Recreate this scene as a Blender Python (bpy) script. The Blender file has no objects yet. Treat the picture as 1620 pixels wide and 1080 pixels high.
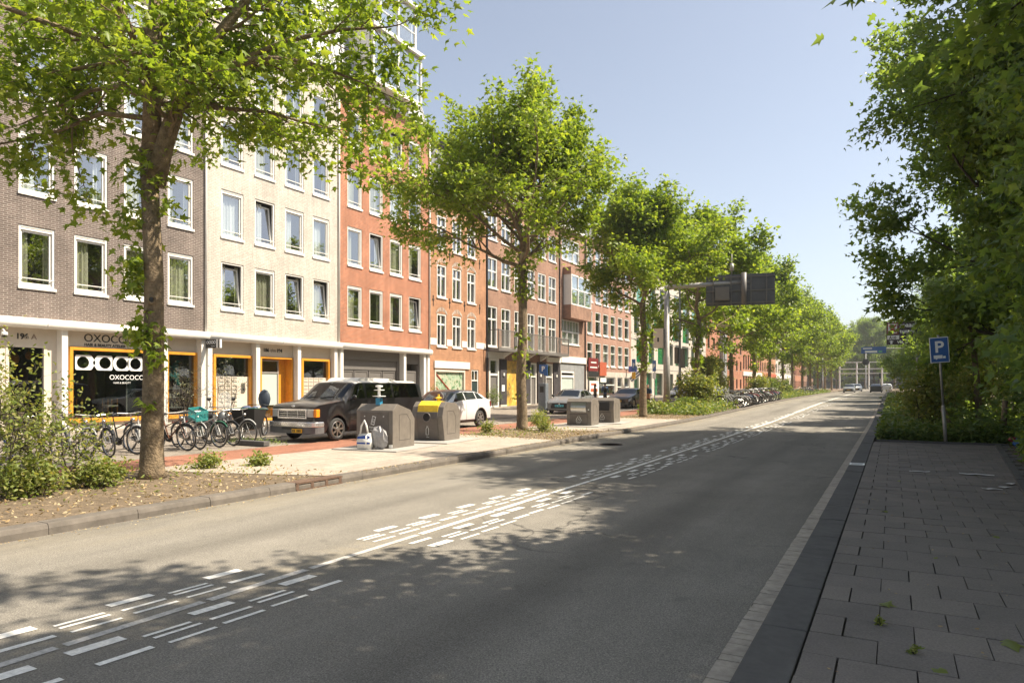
import bpy, math, random
import numpy as np
from mathutils import Vector, Matrix, Euler
R = math.radians
SC = bpy.context.scene
C = SC.collection
random.seed(7)

# ------------------------------------------------------------ camera, sky, sun, exposure
cd = bpy.data.cameras.new('camera'); cam = bpy.data.objects.new('camera', cd); C.objects.link(cam)
cam.location = (0, 0, 1.6); cam.rotation_euler = (R(90), 0, R(29.13))
cd.sensor_width = 36; cd.lens = 24; cd.shift_y = 71/1620; cd.clip_start = .05; cd.clip_end = 3000
SC.camera = cam
SUN_EL, SUN_AZ = 53, 64            # azimuth clockwise from the street direction (+Y)
w = bpy.data.worlds.new('World'); SC.world = w; w.use_nodes = True
nt = w.node_tree; nt.nodes.clear()
sky = nt.nodes.new('ShaderNodeTexSky'); sky.sky_type = 'NISHITA'; sky.sun_disc = False
sky.sun_elevation = R(SUN_EL); sky.sun_rotation = R(SUN_AZ)
sky.air_density = 1.0; sky.dust_density = 1.5; sky.ozone_density = 1.0
bg = nt.nodes.new('ShaderNodeBackground'); bg.inputs[1].default_value = .09
ow = nt.nodes.new('ShaderNodeOutputWorld')
hs = nt.nodes.new('ShaderNodeHueSaturation'); hs.inputs['Saturation'].default_value = .62; nt.links.new(sky.outputs[0], hs.inputs['Color']); nt.links.new(hs.outputs[0], bg.inputs[0]); nt.links.new(bg.outputs[0], ow.inputs[0])
ld = bpy.data.lights.new('sun', 'SUN'); sun = bpy.data.objects.new('sun', ld); C.objects.link(sun)
ld.energy = 5; ld.angle = R(.53); ld.color = (1, .89, .72)
sd = Vector((math.sin(R(SUN_AZ))*math.cos(R(SUN_EL)), math.cos(R(SUN_AZ))*math.cos(R(SUN_EL)), math.sin(R(SUN_EL))))
sun.rotation_euler = (-sd).to_track_quat('-Z', 'Y').to_euler(); sun.location = sd*60
SC.view_settings.view_transform = 'Standard'; SC.view_settings.look = 'None'
SC.view_settings.exposure = 1.1; SC.view_settings.gamma = 1; SC.view_settings.use_curve_mapping = False
SC.render.engine = 'CYCLES'
SC.cycles.max_bounces = 7; SC.cycles.transparent_max_bounces = 12; SC.cycles.volume_bounces = 0

def gz(y):                          # the street climbs gently towards the bridge at its end
    T = ((30, 0), (34, .02), (40, .085), (50, .22), (62, .34), (80, .45), (110, .56), (140, .70), (175, .85))
    if y <= 30: return 0.
    for (a, p), (b_, q) in zip(T, T[1:]):
        if y <= b_: return p+(q-p)*(y-a)/(b_-a)
    return .85

# ------------------------------------------------------------ mesh helpers
class MB:
    def __init__(s): s.v = []; s.f = []; s.m = []
    def add(s, vs, fs, m=0):
        n = len(s.v); s.v += [tuple(p) for p in vs]
        for q in fs: s.f.append([i+n for i in q]); s.m.append(m)
        return s
    def quad(s, a, b, c, d, m=0): return s.add([a, b, c, d], [(0, 1, 2, 3)], m)
    def box(s, x0, x1, y0, y1, z0, z1, m=0, M=None):
        vs = [Vector((x, y, z)) for z in (z0, z1) for y in (y0, y1) for x in (x0, x1)]
        if M is not None: vs = [M @ p for p in vs]
        return s.add(vs, [(0, 2, 3, 1), (4, 5, 7, 6), (0, 1, 5, 4), (2, 6, 7, 3), (0, 4, 6, 2), (1, 3, 7, 5)], m)
    def prism(s, poly, a, b, axis='x', m=0):
        n = len(poly)
        def p3(p, t): return (t, p[0], p[1]) if axis == 'x' else ((p[0], t, p[1]) if axis == 'y' else (p[0], p[1], t))
        vs = [p3(p, a) for p in poly]+[p3(p, b) for p in poly]
        return s.add(vs, [tuple(range(n))[::-1], tuple(range(n, 2*n))]+[(i, (i+1) % n, n+(i+1) % n, n+i) for i in range(n)], m)
    def tube(s, pts, rad, n=6, m=0, cap=True):
        pts = [Vector(p) for p in pts]
        if not hasattr(rad, '__len__'): rad = [rad]*len(pts)
        vs = []; ref = None
        for i, p in enumerate(pts):
            d = (pts[min(i+1, len(pts)-1)]-pts[max(i-1, 0)])
            d = d.normalized() if d.length > 1e-9 else Vector((0, 0, 1))
            if ref is None: ref = Vector((1, 0, 0)) if abs(d.x) < .8 else Vector((0, 1, 0))
            u = (ref-d*ref.dot(d)).normalized(); ref = u; t = d.cross(u)
            for k in range(n):
                a = 2*math.pi*k/n; vs.append(p+(u*math.cos(a)+t*math.sin(a))*rad[i])
        fs = [(i*n+k, i*n+(k+1) % n, (i+1)*n+(k+1) % n, (i+1)*n+k) for i in range(len(pts)-1) for k in range(n)]
        if cap: fs += [tuple(range(n))[::-1], tuple(range((len(pts)-1)*n, len(pts)*n))]
        return s.add(vs, fs, m)
    def cyl(s, p, q, r, n=10, m=0): return s.tube([p, q], r, n, m)
    def torus(s, c, R0, r, ax='x', n=24, k=6, m=0, a0=0, a1=2*math.pi):
        full = abs(a1-a0-2*math.pi) < 1e-6; N = n if full else n+1
        vs = []
        for i in range(N):
            a = a0+(a1-a0)*i/n
            for j in range(k):
                b = 2*math.pi*j/k; q = R0+r*math.cos(b); t = r*math.sin(b)
                e = {'x': (t, q*math.cos(a), q*math.sin(a)), 'y': (q*math.cos(a), t, q*math.sin(a)), 'z': (q*math.cos(a), q*math.sin(a), t)}[ax]
                vs.append((c[0]+e[0], c[1]+e[1], c[2]+e[2]))
        return s.add(vs, [(i*k+j, ((i+1) % N)*k+j, ((i+1) % N)*k+(j+1) % k, i*k+(j+1) % k) for i in range(n) for j in range(k)], m)
    def lathe(s, prof, c=(0, 0, 0), n=16, m=0):
        vs = [(c[0]+r*math.cos(2*math.pi*k/n), c[1]+r*math.sin(2*math.pi*k/n), c[2]+z) for r, z in prof for k in range(n)]
        L = len(prof)
        return s.add(vs, [(i*n+k, i*n+(k+1) % n, (i+1)*n+(k+1) % n, (i+1)*n+k) for i in range(L-1) for k in range(n)]+[tuple(range((L-1)*n, L*n))], m)
    def sphere(s, c, r, n=10, m=0):
        r = r if hasattr(r, '__len__') else (r, r, r); vs = []; h = n//2
        for i in range(h+1):
            t = math.pi*i/h
            for k in range(n):
                a = 2*math.pi*k/n; vs.append((c[0]+r[0]*math.sin(t)*math.cos(a), c[1]+r[1]*math.sin(t)*math.sin(a), c[2]+r[2]*math.cos(t)))
        return s.add(vs, [(i*n+k, (i+1)*n+k, (i+1)*n+(k+1) % n, i*n+(k+1) % n) for i in range(h) for k in range(n)], m)
    def mesh(s, name, mats, smooth=False):
        me = bpy.data.meshes.new(name); me.from_pydata(s.v, [], s.f)
        for m in (mats if isinstance(mats, (list, tuple)) else [mats]): me.materials.append(m)
        if any(s.m): me.polygons.foreach_set('material_index', s.m)
        if smooth: me.polygons.foreach_set('use_smooth', [True]*len(s.f))
        me.update(); return me
    def build(s, name, mats, parent=None, smooth=False, bevel=0, loc=None):
        o = place(name, s.mesh(name, mats, smooth), parent, loc)
        if bevel: bev(o, bevel)
        return o

def bev(o, w, seg=2):
    b = o.modifiers.new('bevel', 'BEVEL'); b.width = w; b.segments = seg; b.limit_method = 'ANGLE'; b.angle_limit = R(40)
def place(name, me, parent=None, loc=None, rz=0):
    o = bpy.data.objects.new(name, me); C.objects.link(o)
    if parent: o.parent = parent
    if loc is not None: o.location = loc
    if rz: o.rotation_euler = (0, 0, rz)
    return o
def tag(o, label=None, cat=None, group=None, kind=None):
    for k, v in (('label', label), ('category', cat), ('group', group), ('kind', kind)):
        if v: o[k] = v
    return o
def thing(name, label, cat, loc=(0, 0, 0), rz=0, group=None):
    return tag(place(name, None, None, loc, rz), label, cat, group)
def struct(o): return tag(o, kind='structure')
def dup(root, loc=None, rz=None, label=None):
    def cp(o, par):
        c = o.copy(); C.objects.link(c)
        if par: c.parent = par
        for ch in KIDS.get(o.name) or o.children: cp(ch, c)
        return c
    c = cp(root, None)
    if loc is not None: c.location = loc
    if rz is not None: c.rotation_euler = (c.rotation_euler[0], c.rotation_euler[1], rz)
    if label: c['label'] = label
    return c
KIDS = {}

# ------------------------------------------------------------ materials
def newmat(name):
    m = bpy.data.materials.new(name); m.use_nodes = True
    n = m.node_tree.nodes; return m, n, m.node_tree.links, n['Principled BSDF']
def mathn(n, l, op, a, b):
    q = n.new('ShaderNodeMath'); q.operation = op
    for i, x in enumerate((a, b)):
        if isinstance(x, (int, float)): q.inputs[i].default_value = x
        elif x is not None: l.new(x, q.inputs[i])
    return q.outputs[0]
def mixc(n, l, fac, a, b, mode='MIX'):
    q = n.new('ShaderNodeMix'); q.data_type = 'RGBA'; q.blend_type = mode
    for i, x in ((0, fac), (6, a), (7, b)):
        if isinstance(x, (int, float)): q.inputs[i].default_value = x
        elif isinstance(x, tuple): q.inputs[i].default_value = (*x[:3], 1)
        else: l.new(x, q.inputs[i])
    return q.outputs[2]
def noise(n, l, vec, sc, det=4, rough=.6):
    q = n.new('ShaderNodeTexNoise'); q.inputs['Scale'].default_value = sc; q.inputs['Detail'].default_value = det; q.inputs['Roughness'].default_value = rough
    if vec is not None: l.new(vec, q.inputs['Vector'])
    return q.outputs['Fac']
def ramp(n, l, fac, *stops):
    q = n.new('ShaderNodeValToRGB'); e = q.color_ramp.elements
    while len(e) < len(stops): e.new(.5)
    for i, (p, c) in enumerate(stops):
        e[i].position = p; e[i].color = (*c, 1) if isinstance(c, tuple) else (c, c, c, 1)
    l.new(fac, q.inputs[0]); return q.outputs[0]
def bump(n, l, h, strength, dist, b):
    q = n.new('ShaderNodeBump'); q.inputs['Strength'].default_value = strength; q.inputs['Distance'].default_value = dist
    l.new(h, q.inputs['Height']); l.new(q.outputs[0], b.inputs['Normal'])
def mat(name, col, rough=.6, metal=0., var=.18, vs=6., bs=0., bd=.01, bsc=60., spec=.5, coat=0, world=True):
    m, n, l, b = newmat(name)
    b.inputs['Roughness'].default_value = rough; b.inputs['Metallic'].default_value = metal
    b.inputs['Specular IOR Level'].default_value = spec
    if coat: b.inputs['Coat Weight'].default_value = coat; b.inputs['Coat Roughness'].default_value = .04
    g = n.new('ShaderNodeNewGeometry') if world else n.new('ShaderNodeTexCoord')
    vec = g.outputs['Position'] if world else g.outputs['Object']
    if var:
        f = ramp(n, l, noise(n, l, vec, vs, 5, .65), (.28, 1-var), (.72, 1+var*.6))
        c = mixc(n, l, 1., (*col,), f, 'MULTIPLY')
        if var > .1: c = mixc(n, l, 1., c, ramp(n, l, noise(n, l, vec, 1.7, 7, .75), (.3, .80), (.52, 1.), (.72, 1.1)), 'MULTIPLY')
        l.new(c, b.inputs['Base Color'])
    else: b.inputs['Base Color'].default_value = (*col, 1)
    if bs: bump(n, l, noise(n, l, vec, bsc, 3), bs, bd, b)
    return m
def brickmat(name, c1, c2, mortar, bw=.215, rh=.066, var=.25, ms=.011, fl=None):
    m, n, l, b = newmat(name); b.inputs['Roughness'].default_value = .85; b.inputs['Specular IOR Level'].default_value = .25
    g = n.new('ShaderNodeNewGeometry'); sp = n.new('ShaderNodeSeparateXYZ'); l.new(g.outputs['Position'], sp.inputs[0])
    cb = n.new('ShaderNodeCombineXYZ'); l.new(mathn(n, l, 'ADD', sp.outputs[0], sp.outputs[1]), cb.inputs[0])
    if fl: l.new(sp.outputs[1], cb.inputs[0]); l.new(sp.outputs[0], cb.inputs[1])
    else: l.new(sp.outputs[2], cb.inputs[1])
    t = n.new('ShaderNodeTexBrick'); l.new(cb.outputs[0], t.inputs['Vector'])
    t.inputs['Color1'].default_value = (*c1, 1); t.inputs['Color2'].default_value = (*c2, 1); t.inputs['Mortar'].default_value = (*mortar, 1)
    t.inputs['Scale'].default_value = 1; t.inputs['Mortar Size'].default_value = ms; t.inputs['Mortar Smooth'].default_value = .2
    t.inputs['Brick Width'].default_value = bw; t.inputs['Row Height'].default_value = rh; t.inputs['Bias'].default_value = 0
    f = ramp(n, l, noise(n, l, g.outputs['Position'], .9, 6, .7), (.3, 1-var), (.7, 1+var*.7))
    f2 = ramp(n, l, noise(n, l, g.outputs['Position'], 14, 3, .7), (.25, .8), (.75, 1.15))
    c = mixc(n, l, 1., mixc(n, l, 1., t.outputs['Color'], f, 'MULTIPLY'), f2, 'MULTIPLY')
    if not fl:                      # rain streaks
        mp = n.new('ShaderNodeMapping'); mp.inputs['Scale'].default_value = (2.2, 2.2, .22); l.new(g.outputs['Position'], mp.inputs[0])
        c = mixc(n, l, 1., c, ramp(n, l, noise(n, l, mp.outputs[0], 1.5, 4, .7), (.32, .86), (.6, 1.04)), 'MULTIPLY')
    l.new(c, b.inputs['Base Color'])
    bump(n, l, mathn(n, l, 'SUBTRACT', noise(n, l, g.outputs['Position'], 60, 2), t.outputs['Fac']), .6, .008, b)
    return m
def glassmat(name, tint=(.8, .84, .84), add=.08, dark=0):
    m, n, l, b = newmat(name); n.remove(b)
    tr = n.new('ShaderNodeBsdfTransparent'); tr.inputs[0].default_value = (*tint, 1)
    gl = n.new('ShaderNodeBsdfGlossy'); gl.inputs['Roughness'].default_value = .015; gl.inputs[0].default_value = (.95, .97, 1, 1)
    g = n.new('ShaderNodeNewGeometry')
    dp = n.new('ShaderNodeVectorMath'); dp.operation = 'DOT_PRODUCT'; l.new(g.outputs['Normal'], dp.inputs[0]); l.new(g.outputs['Incoming'], dp.inputs[1])
    gr = mathn(n, l, 'POWER', mathn(n, l, 'SUBTRACT', 1, mathn(n, l, 'ABSOLUTE', dp.outputs['Value'], None)), 4)   # Schlick, the same from both sides
    bp = n.new('ShaderNodeBump'); bp.inputs['Strength'].default_value = .12; bp.inputs['Distance'].default_value = .012
    l.new(noise(n, l, g.outputs['Position'], 1.6, 1), bp.inputs['Height']); l.new(bp.outputs[0], gl.inputs['Normal'])
    fac = mathn(n, l, 'MINIMUM', mathn(n, l, 'ADD', mathn(n, l, 'MULTIPLY', gr, .9), add), 1)
    mx = n.new('ShaderNodeMixShader'); l.new(fac, mx.inputs[0]); l.new(tr.outputs[0], mx.inputs[1]); l.new(gl.outputs[0], mx.inputs[2])
    l.new(mx.outputs[0], n['Material Output'].inputs[0]); return m
def leafmat(name, c1, c2, c3, trans=.45, rough=.45):
    m, n, l, b = newmat(name)
    g = n.new('ShaderNodeNewGeometry')
    col = ramp(n, l, g.outputs['Random Per Island'], (0, c1), (.55, c2), (1, c3))
    l.new(col, b.inputs['Base Color']); b.inputs['Roughness'].default_value = rough; b.inputs['Specular IOR Level'].default_value = .35
    t = n.new('ShaderNodeBsdfTranslucent'); l.new(mixc(n, l, 1., col, (1.5, 1.45, .55), 'MULTIPLY'), t.inputs[0])
    mx = n.new('ShaderNodeMixShader'); mx.inputs[0].default_value = trans
    l.new(b.outputs[0], mx.inputs[1]); l.new(t.outputs[0], mx.inputs[2]); l.new(mx.outputs[0], n['Material Output'].inputs[0])
    return m
def asphaltmat():
    m, n, l, b = newmat('asphalt'); b.inputs['Roughness'].default_value = .88; b.inputs['Specular IOR Level'].default_value = .3
    g = n.new('ShaderNodeNewGeometry'); P = g.outputs['Position']
    mp = n.new('ShaderNodeMapping'); mp.inputs['Scale'].default_value = (1, .12, 1); l.new(P, mp.inputs[0])
    big = ramp(n, l, noise(n, l, mp.outputs[0], 1.1, 5, .6), (.3, .82), (.7, 1.15))
    med = ramp(n, l, noise(n, l, P, .7, 6, .7), (.3, .86), (.7, 1.1))
    fine = ramp(n, l, noise(n, l, P, 95, 4, .85), (.3, .42), (.52, 1.), (.72, 1.9))
    v = n.new('ShaderNodeTexVoronoi'); v.inputs['Scale'].default_value = 130; l.new(P, v.inputs['Vector'])
    st = ramp(n, l, v.outputs['Color'], (.1, .75), (.9, 1.3))
    c = mixc(n, l, 1., mixc(n, l, 1., (.202, .186, .16), big, 'MULTIPLY'), med, 'MULTIPLY')
    c = mixc(n, l, 1., mixc(n, l, 1., c, fine, 'MULTIPLY'), st, 'MULTIPLY')
    sp0 = n.new('ShaderNodeSeparateXYZ'); l.new(P, sp0.inputs[0])
    vc = n.new('ShaderNodeTexVoronoi'); vc.feature = 'DISTANCE_TO_EDGE'; vc.inputs['Scale'].default_value = .22
    wv = n.new('ShaderNodeVectorMath'); wv.operation = 'ADD'; ns = n.new('ShaderNodeTexNoise'); ns.inputs['Scale'].default_value = 1.3; ns.inputs['Detail'].default_value = 6; l.new(P, ns.inputs['Vector']); l.new(ns.outputs['Color'], wv.inputs[0]); l.new(P, wv.inputs[1]); l.new(wv.outputs[0], vc.inputs['Vector'])
    crack = mathn(n, l, 'MULTIPLY', ramp(n, l, vc.outputs['Distance'], (.001, 1), (.005, 0)), ramp(n, l, noise(n, l, P, .35, 2), (.5, 0), (.58, .8)))
    tr_ = mathn(n, l, 'ABSOLUTE', mathn(n, l, 'SINE', mathn(n, l, 'MULTIPLY', mathn(n, l, 'ADD', sp0.outputs[0], .62), 1.75), None), None)
    c = mixc(n, l, 1., c, ramp(n, l, mathn(n, l, 'ADD', tr_, mathn(n, l, 'MULTIPLY', noise(n, l, P, .8, 4), .35)), (.25, .84), (.9, 1.05)), 'MULTIPLY')
    c = mixc(n, l, crack, c, (.04, .038, .035))
    oil = ramp(n, l, noise(n, l, P, 2.6, 3, .6), (.62, 0), (.74, .55))
    c = mixc(n, l, mathn(n, l, 'MULTIPLY', oil, .6), c, (.075, .07, .064))
    # pale dust gathered along the left kerb and down the crown of the road
    sp = n.new('ShaderNodeSeparateXYZ'); l.new(P, sp.inputs[0])
    mr = n.new('ShaderNodeMapRange'); mr.inputs[1].default_value = -6.7; mr.inputs[2].default_value = -8.1; l.new(sp.outputs[0], mr.inputs[0])
    du = mathn(n, l, 'MULTIPLY', mr.outputs[0], ramp(n, l, noise(n, l, mp.outputs[0], 3, 5), (.35, 0), (.7, .55)))
    mid = mathn(n, l, 'SUBTRACT', 1, mathn(n, l, 'MULTIPLY', mathn(n, l, 'ABSOLUTE', mathn(n, l, 'ADD', sp.outputs[0], 4.55), None), 2.2))
    mid = mathn(n, l, 'MULTIPLY', mathn(n, l, 'MAXIMUM', mid, 0), ramp(n, l, noise(n, l, P, 7, 6, .8), (.42, 0), (.62, .5)))
    c = mixc(n, l, mathn(n, l, 'MAXIMUM', du, mid), c, (.34, .29, .2))
    l.new(c, b.inputs['Base Color']); bump(n, l, noise(n, l, P, 110, 3, .8), .55, .006, b)
    return m

ASPH = asphaltmat()
PAINT = mat('road_paint', (.84, .82, .77), .6, var=.3, vs=22, bs=.3, bsc=90)
WORN = mat('worn_road_paint', (.52, .50, .47), .7, var=.4, vs=35, bs=.3, bsc=90)
KERB = mat('kerb_concrete', (.145, .125, .105), .9, var=.3, vs=5, bs=.4, bd=.006, bsc=90)
KERBD = mat('dark_kerb_concrete', (.10, .095, .09), .85, var=.25, vs=7, bs=.5, bd=.005, bsc=110)
GUT = mat('gutter_brick', (.42, .37, .31), .9, var=.3, vs=9, bs=.5, bsc=80)
SLAB = [mat('paving_concrete%d' % i, c, .88, var=.34, vs=75, bs=.7, bd=.006, bsc=130) for i, c in enumerate([(.20, .176, .157), (.183, .162, .145), (.218, .191, .168)])]
SAND = mat('joint_sand', (.075, .068, .058), .95, var=.3, vs=30, bs=.5)
SOIL = mat('soil', (.17, .125, .08), .95, var=.5, vs=9, bs=1., bd=.03, bsc=22)
REDB = brickmat('red_paving_brick', (.36, .155, .095), (.29, .12, .08), (.2, .13, .09), .21, .07, .3, .008, fl=1)
GRYB = brickmat('grey_paving_brick', (.30, .26, .215), (.25, .215, .18), (.17, .145, .12), .21, .105, .3, .008, fl=1)
PALE = brickmat('pale_paving_slab', (.42, .36, .30), (.36, .31, .26), (.28, .24, .2), .3, .3, .2, .008, fl=1)
WHITE = mat('white_paint', (.72, .695, .645), .45, var=.06, vs=3)
CREAMP = mat('cream_panel', (.62, .55, .46), .55, var=.08, vs=2)
BROWNB = brickmat('brown_brick', (.165, .125, .107), (.12, .092, .078), (.30, .26, .23), ms=.012)
CREAMB = brickmat('cream_brick', (.595, .54, .47), (.52, .468, .405), (.43, .39, .34), var=.14)
REDBR = brickmat('red_brick', (.43, .145, .07), (.32, .105, .055), (.46, .31, .22), ms=.011)
ORANB = brickmat('orange_brick', (.44, .215, .115), (.36, .17, .09), (.42, .27, .17), ms=.009)
TANB = brickmat('tan_brick', (.36, .19, .125), (.27, .135, .09), (.34, .25, .19), var=.35)
PINKB = brickmat('pink_brick', (.44, .235, .17), (.37, .19, .14), (.40, .29, .23))
CONC = mat('pale_concrete', (.50, .45, .39), .85, var=.15, vs=1.5, bs=.2)
DKBR = brickmat('dark_brick', (.05, .045, .05), (.04, .035, .04), (.09, .08, .08))
GLASS = glassmat('window_glass', (.82, .86, .86), .30)
GRNG = glassmat('green_glass', (.45, .85, .68), .10)
SHOPG = glassmat('shop_glass', (.6, .63, .62), .09)
CARG = glassmat('car_glass', (.22, .24, .24), .05)
INT = mat('room_wall', (.16, .15, .13), .9, var=.1)
CURT = mat('curtain_cloth', (.52, .50, .36), .9, var=.2, vs=30)
CURTW = mat('white_curtain', (.7, .7, .66), .9, var=.1, vs=30)
GRNC = mat('green_curtain', (.05, .42, .25), .8, var=.35, vs=20)
YEL = mat('orange_wood', (.68, .30, .03), .4, var=.15, vs=12)
GREYD = mat('grey_metal_door', (.15, .138, .128), .5, var=.08)
BLACK = mat('black_plastic', (.02, .02, .021), .45, var=.1)
RUBBER = mat('rubber', (.028, .027, .026), .8, var=.2, vs=20)
STEEL = mat('steel', (.55, .54, .52), .32, 1, var=.15, vs=20)
GALV = mat('galvanised', (.36, .345, .32), .55, .4, var=.2, vs=8)
CHROME = mat('chrome', (.85, .85, .85), .22, .85, var=.05)
SLATE = mat('roof_slate', (.10, .10, .115), .7, var=.2, vs=3, bs=.3, bsc=12)
ZINC = mat('zinc', (.36, .365, .37), .5, .3, var=.12, vs=2)
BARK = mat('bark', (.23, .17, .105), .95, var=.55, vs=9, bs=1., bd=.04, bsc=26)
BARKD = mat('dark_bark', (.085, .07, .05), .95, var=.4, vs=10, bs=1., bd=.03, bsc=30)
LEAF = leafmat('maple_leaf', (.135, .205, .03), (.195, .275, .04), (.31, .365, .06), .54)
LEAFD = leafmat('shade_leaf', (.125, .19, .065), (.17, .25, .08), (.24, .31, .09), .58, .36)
SHRUBL = leafmat('shrub_leaf', (.15, .20, .045), (.22, .26, .07), (.36, .34, .13), .45)
COVERL = leafmat('ground_cover_leaf', (.085, .14, .035), (.14, .20, .05), (.22, .26, .075), .4)
DRYL = leafmat('dry_leaf', (.28, .18, .08), (.38, .29, .16), (.5, .42, .28), .15, .7)
BLUE = mat('sign_blue', (.02, .10, .32), .4, var=.05)
SIGNW = mat('sign_white', (.8, .8, .78), .4, var=.04)
INK = mat('lettering_black', (.02, .018, .016), .5, var=0)
FROST = mat('frosted_glass', (.46, .52, .48), .35, var=.05)
# ------------------------------------------------------------ the ground
YS = [-30, -15, -8, -4, 0, 4, 8, 12, 16, 20, 25, 30, 35, 40, 45, 50, 55, 60, 70, 80, 90, 100, 115, 130, 150, 170, 190, 260, 420]
def strip(name, xl, xr, dz, m, ys=YS):
    b = MB()
    fx = lambda x, y: x(y) if callable(x) else x
    for y0, y1 in zip(ys, ys[1:]):
        b.quad((fx(xl, y0), y0, gz(y0)+dz), (fx(xr, y0), y0, gz(y0)+dz), (fx(xr, y1), y1, gz(y1)+dz), (fx(xl, y1), y1, gz(y1)+dz))
    return struct(b.build(name, m))
def KX(y): return -7.95-(0 if y < 20 else min((y-20)*.006, .25))     # face of the left kerb
g = MB(); g.quad((-900, -900, -.35), (900, -900, -.35), (900, 1200, -.35), (-900, 1200, -.35)); struct(g.build('ground', SOIL))
road = strip('road', KX, -.90, 0, ASPH)
strip('verge', lambda y: -11.9, lambda y: KX(y)-.24, .085, SOIL)
strip('cycle_path', -14.05, -11.9, .045, REDB)
strip('parking_lane', -16.6, -14.05, .04, GRYB)
strip('pavement', -60, -16.6, .06, GRYB)
strip('planting_bed', lambda y: -.45 if y > 21.45 else 1.45+max(0, y-10)*.073, 60, .06, SOIL, [-40, 0, 10, 21.4, 21.45]+[y for y in YS if y > 22])
sb = strip('footway', -.47, lambda y: 1.45+max(0, y-10)*.073, .045, SAND, [-8, 0, 4, 8, 12, 16, 20, 21.45])
# paving slabs: each one its own piece near the camera
sm = []
for k, m_ in enumerate(SLAB):
    b = MB(); b.box(-.1865, .1865, -.1865, .1865, -.05, 0)
    sm.append(b.mesh('slab', m_))
rs = random.Random(3); far = MB(); cnt = 0
row = 0; y = 1.2
while y < 21.3:
    x = -.455+(.19 if row % 2 else 0)
    if row % 2: 
        hb = .0905
    xmax = 1.45+max(0, y-10)*.073
    if row % 2:
        q = MB(); q.box(-.45, -.274, y+.004, y+.376, .03, .08); o = q.build('half_slab', SLAB[row % 3], sb)
    while x+.38 < xmax+.40:
        cx, cy, z = x+.19, y+.19, .08+rs.uniform(-.003, .003)
        if cnt < 275 and cy < 16.5:
            o = place('slab', sm[rs.choice([0, 0, 1, 1, 2])], sb, (cx+rs.uniform(-.002, .002), cy, z)); o.rotation_euler = (rs.uniform(-.008, .008), rs.uniform(-.008, .008), rs.uniform(-.006, .006)); cnt += 1
        else: far.box(cx-.186, cx+.186, cy-.186, cy+.186, .03, z, rs.choice([0, 1, 2]))
        x += .38
    y += .38; row += 1
o = far.build('far_slabs', SLAB, sb); o['kind'] = 'stuff'
# right kerb stones and gutter bricks
kr = struct(place('right_kerb', None)); rk = random.Random(5)
ks = MB(); ks.box(-.135, .135, -.497, .497, -.2, 0); ksm = ks.mesh('kerb_stone', KERBD); y = 0.6; i = 0
while y < 92:
    yc = y+.5
    o = place('kerb_stone', ksm, kr, (-.60, yc, gz(yc)+.082+rk.uniform(-.003, .003))); o.rotation_euler = (0, rk.uniform(-.01, .01), rk.uniform(-.003, .003))
    if i < 8: bev(o, .012)
    y += 1.0; i += 1
k2 = MB()
for y0, y1 in zip(YS, YS[1:]):
    if y1 > 95: a = max(92.6, y0); k2.add([(-.735, a, gz(a)+.08), (-.465, a, gz(a)+.08), (-.465, y1, gz(y1)+.08), (-.735, y1, gz(y1)+.08), (-.735, a, gz(a)-.1), (-.735, y1, gz(y1)-.1)], [(0, 1, 2, 3), (4, 0, 3, 5)])
k2.build('far_kerb', KERBD, kr)
gt = struct(place('gutter', None)); gb = MB(); gb.box(-.078, .078, -.046, .046, -.05, 0); gm = gb.mesh('gutter_brick', GUT); gf = MB(); y = .9; i = 0
strip('gutter_bed', -.905, -.73, -.012, SAND)
while y < 60:
    z = gz(y)+.006+rk.uniform(-.003, .003)
    if i < 250: o = place('gutter_brick', gm, gt, (-.818+rk.uniform(-.003, .003), y, z)); o.rotation_euler = (rk.uniform(-.015, .015), rk.uniform(-.02, .02), rk.uniform(-.02, .02))
    else: gf.box(-.896, -.74, y-.046, y+.046, z-.05, z)
    y += .098; i += 1
o = gf.build('far_gutter_bricks', GUT, gt); o['kind'] = 'stuff'
# left kerb
kl = struct(place('left_kerb', None)); y = -6.; i = 0
kb = MB(); kb.prism([(-.12, -.2), (.12, -.2), (.12, .07), (.10, .115), (.085, .122), (-.12, .122)], -.497, .497, 'y'); kbm = kb.mesh('kerb_stone', KERB)
while y < 130:
    yc = y+.5
    if not (7.9 < yc < 8.5): o = place('kerb_stone', kbm, kl, (KX(yc)-.12, yc, gz(yc)+rk.uniform(-.004, .004))); o.rotation_euler = (0, 0, -math.atan((KX(y)-KX(y+1)))*-1+rk.uniform(-.004, .004))
    y += 1.; i += 1
gi = MB(); gi.prism([(-.12, -.2), (.13, -.2), (.13, .02), (-.12, .02)], -.497, .497, 'y'); gi.box(-.12, .125, -.497, .497, .10, .124)
for q in (-.48, -.17, .14, .45): gi.box(-.12, .125, q-.03, q+.03, .02, .10)
gi.box(-.11, -.10, -.45, .45, .02, .10, 1)
tag(gi.build('gutter_inlet', [mat('cast_iron', (.16, .10, .07), .7, .3, var=.4, vs=20), BLACK], None, loc=(KX(8)-.12, 8.0, 0)), 'rusty cast iron gutter inlet with three slots in the left kerb', 'drain')
# front kerb of the planting bed at the end of the footway
fk = struct(place('bed_kerb', None)); b = MB(); b.box(-.497, .497, -.06, .06, -.1, 0); me = b.mesh('kerb_stone', KERBD)
for i in range(3): place('kerb_stone', me, fk, (.1+i*1.0, 21.44, .13+rk.uniform(-.005, .005)))
for i in range(12):
    yc = 21-i*1.; o = place('kerb_stone', me, fk, (1.53+max(0, yc-10)*.073, yc, .12+rk.uniform(-.01, .01))); o.rotation_euler = (0, 0, R(86))
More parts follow.
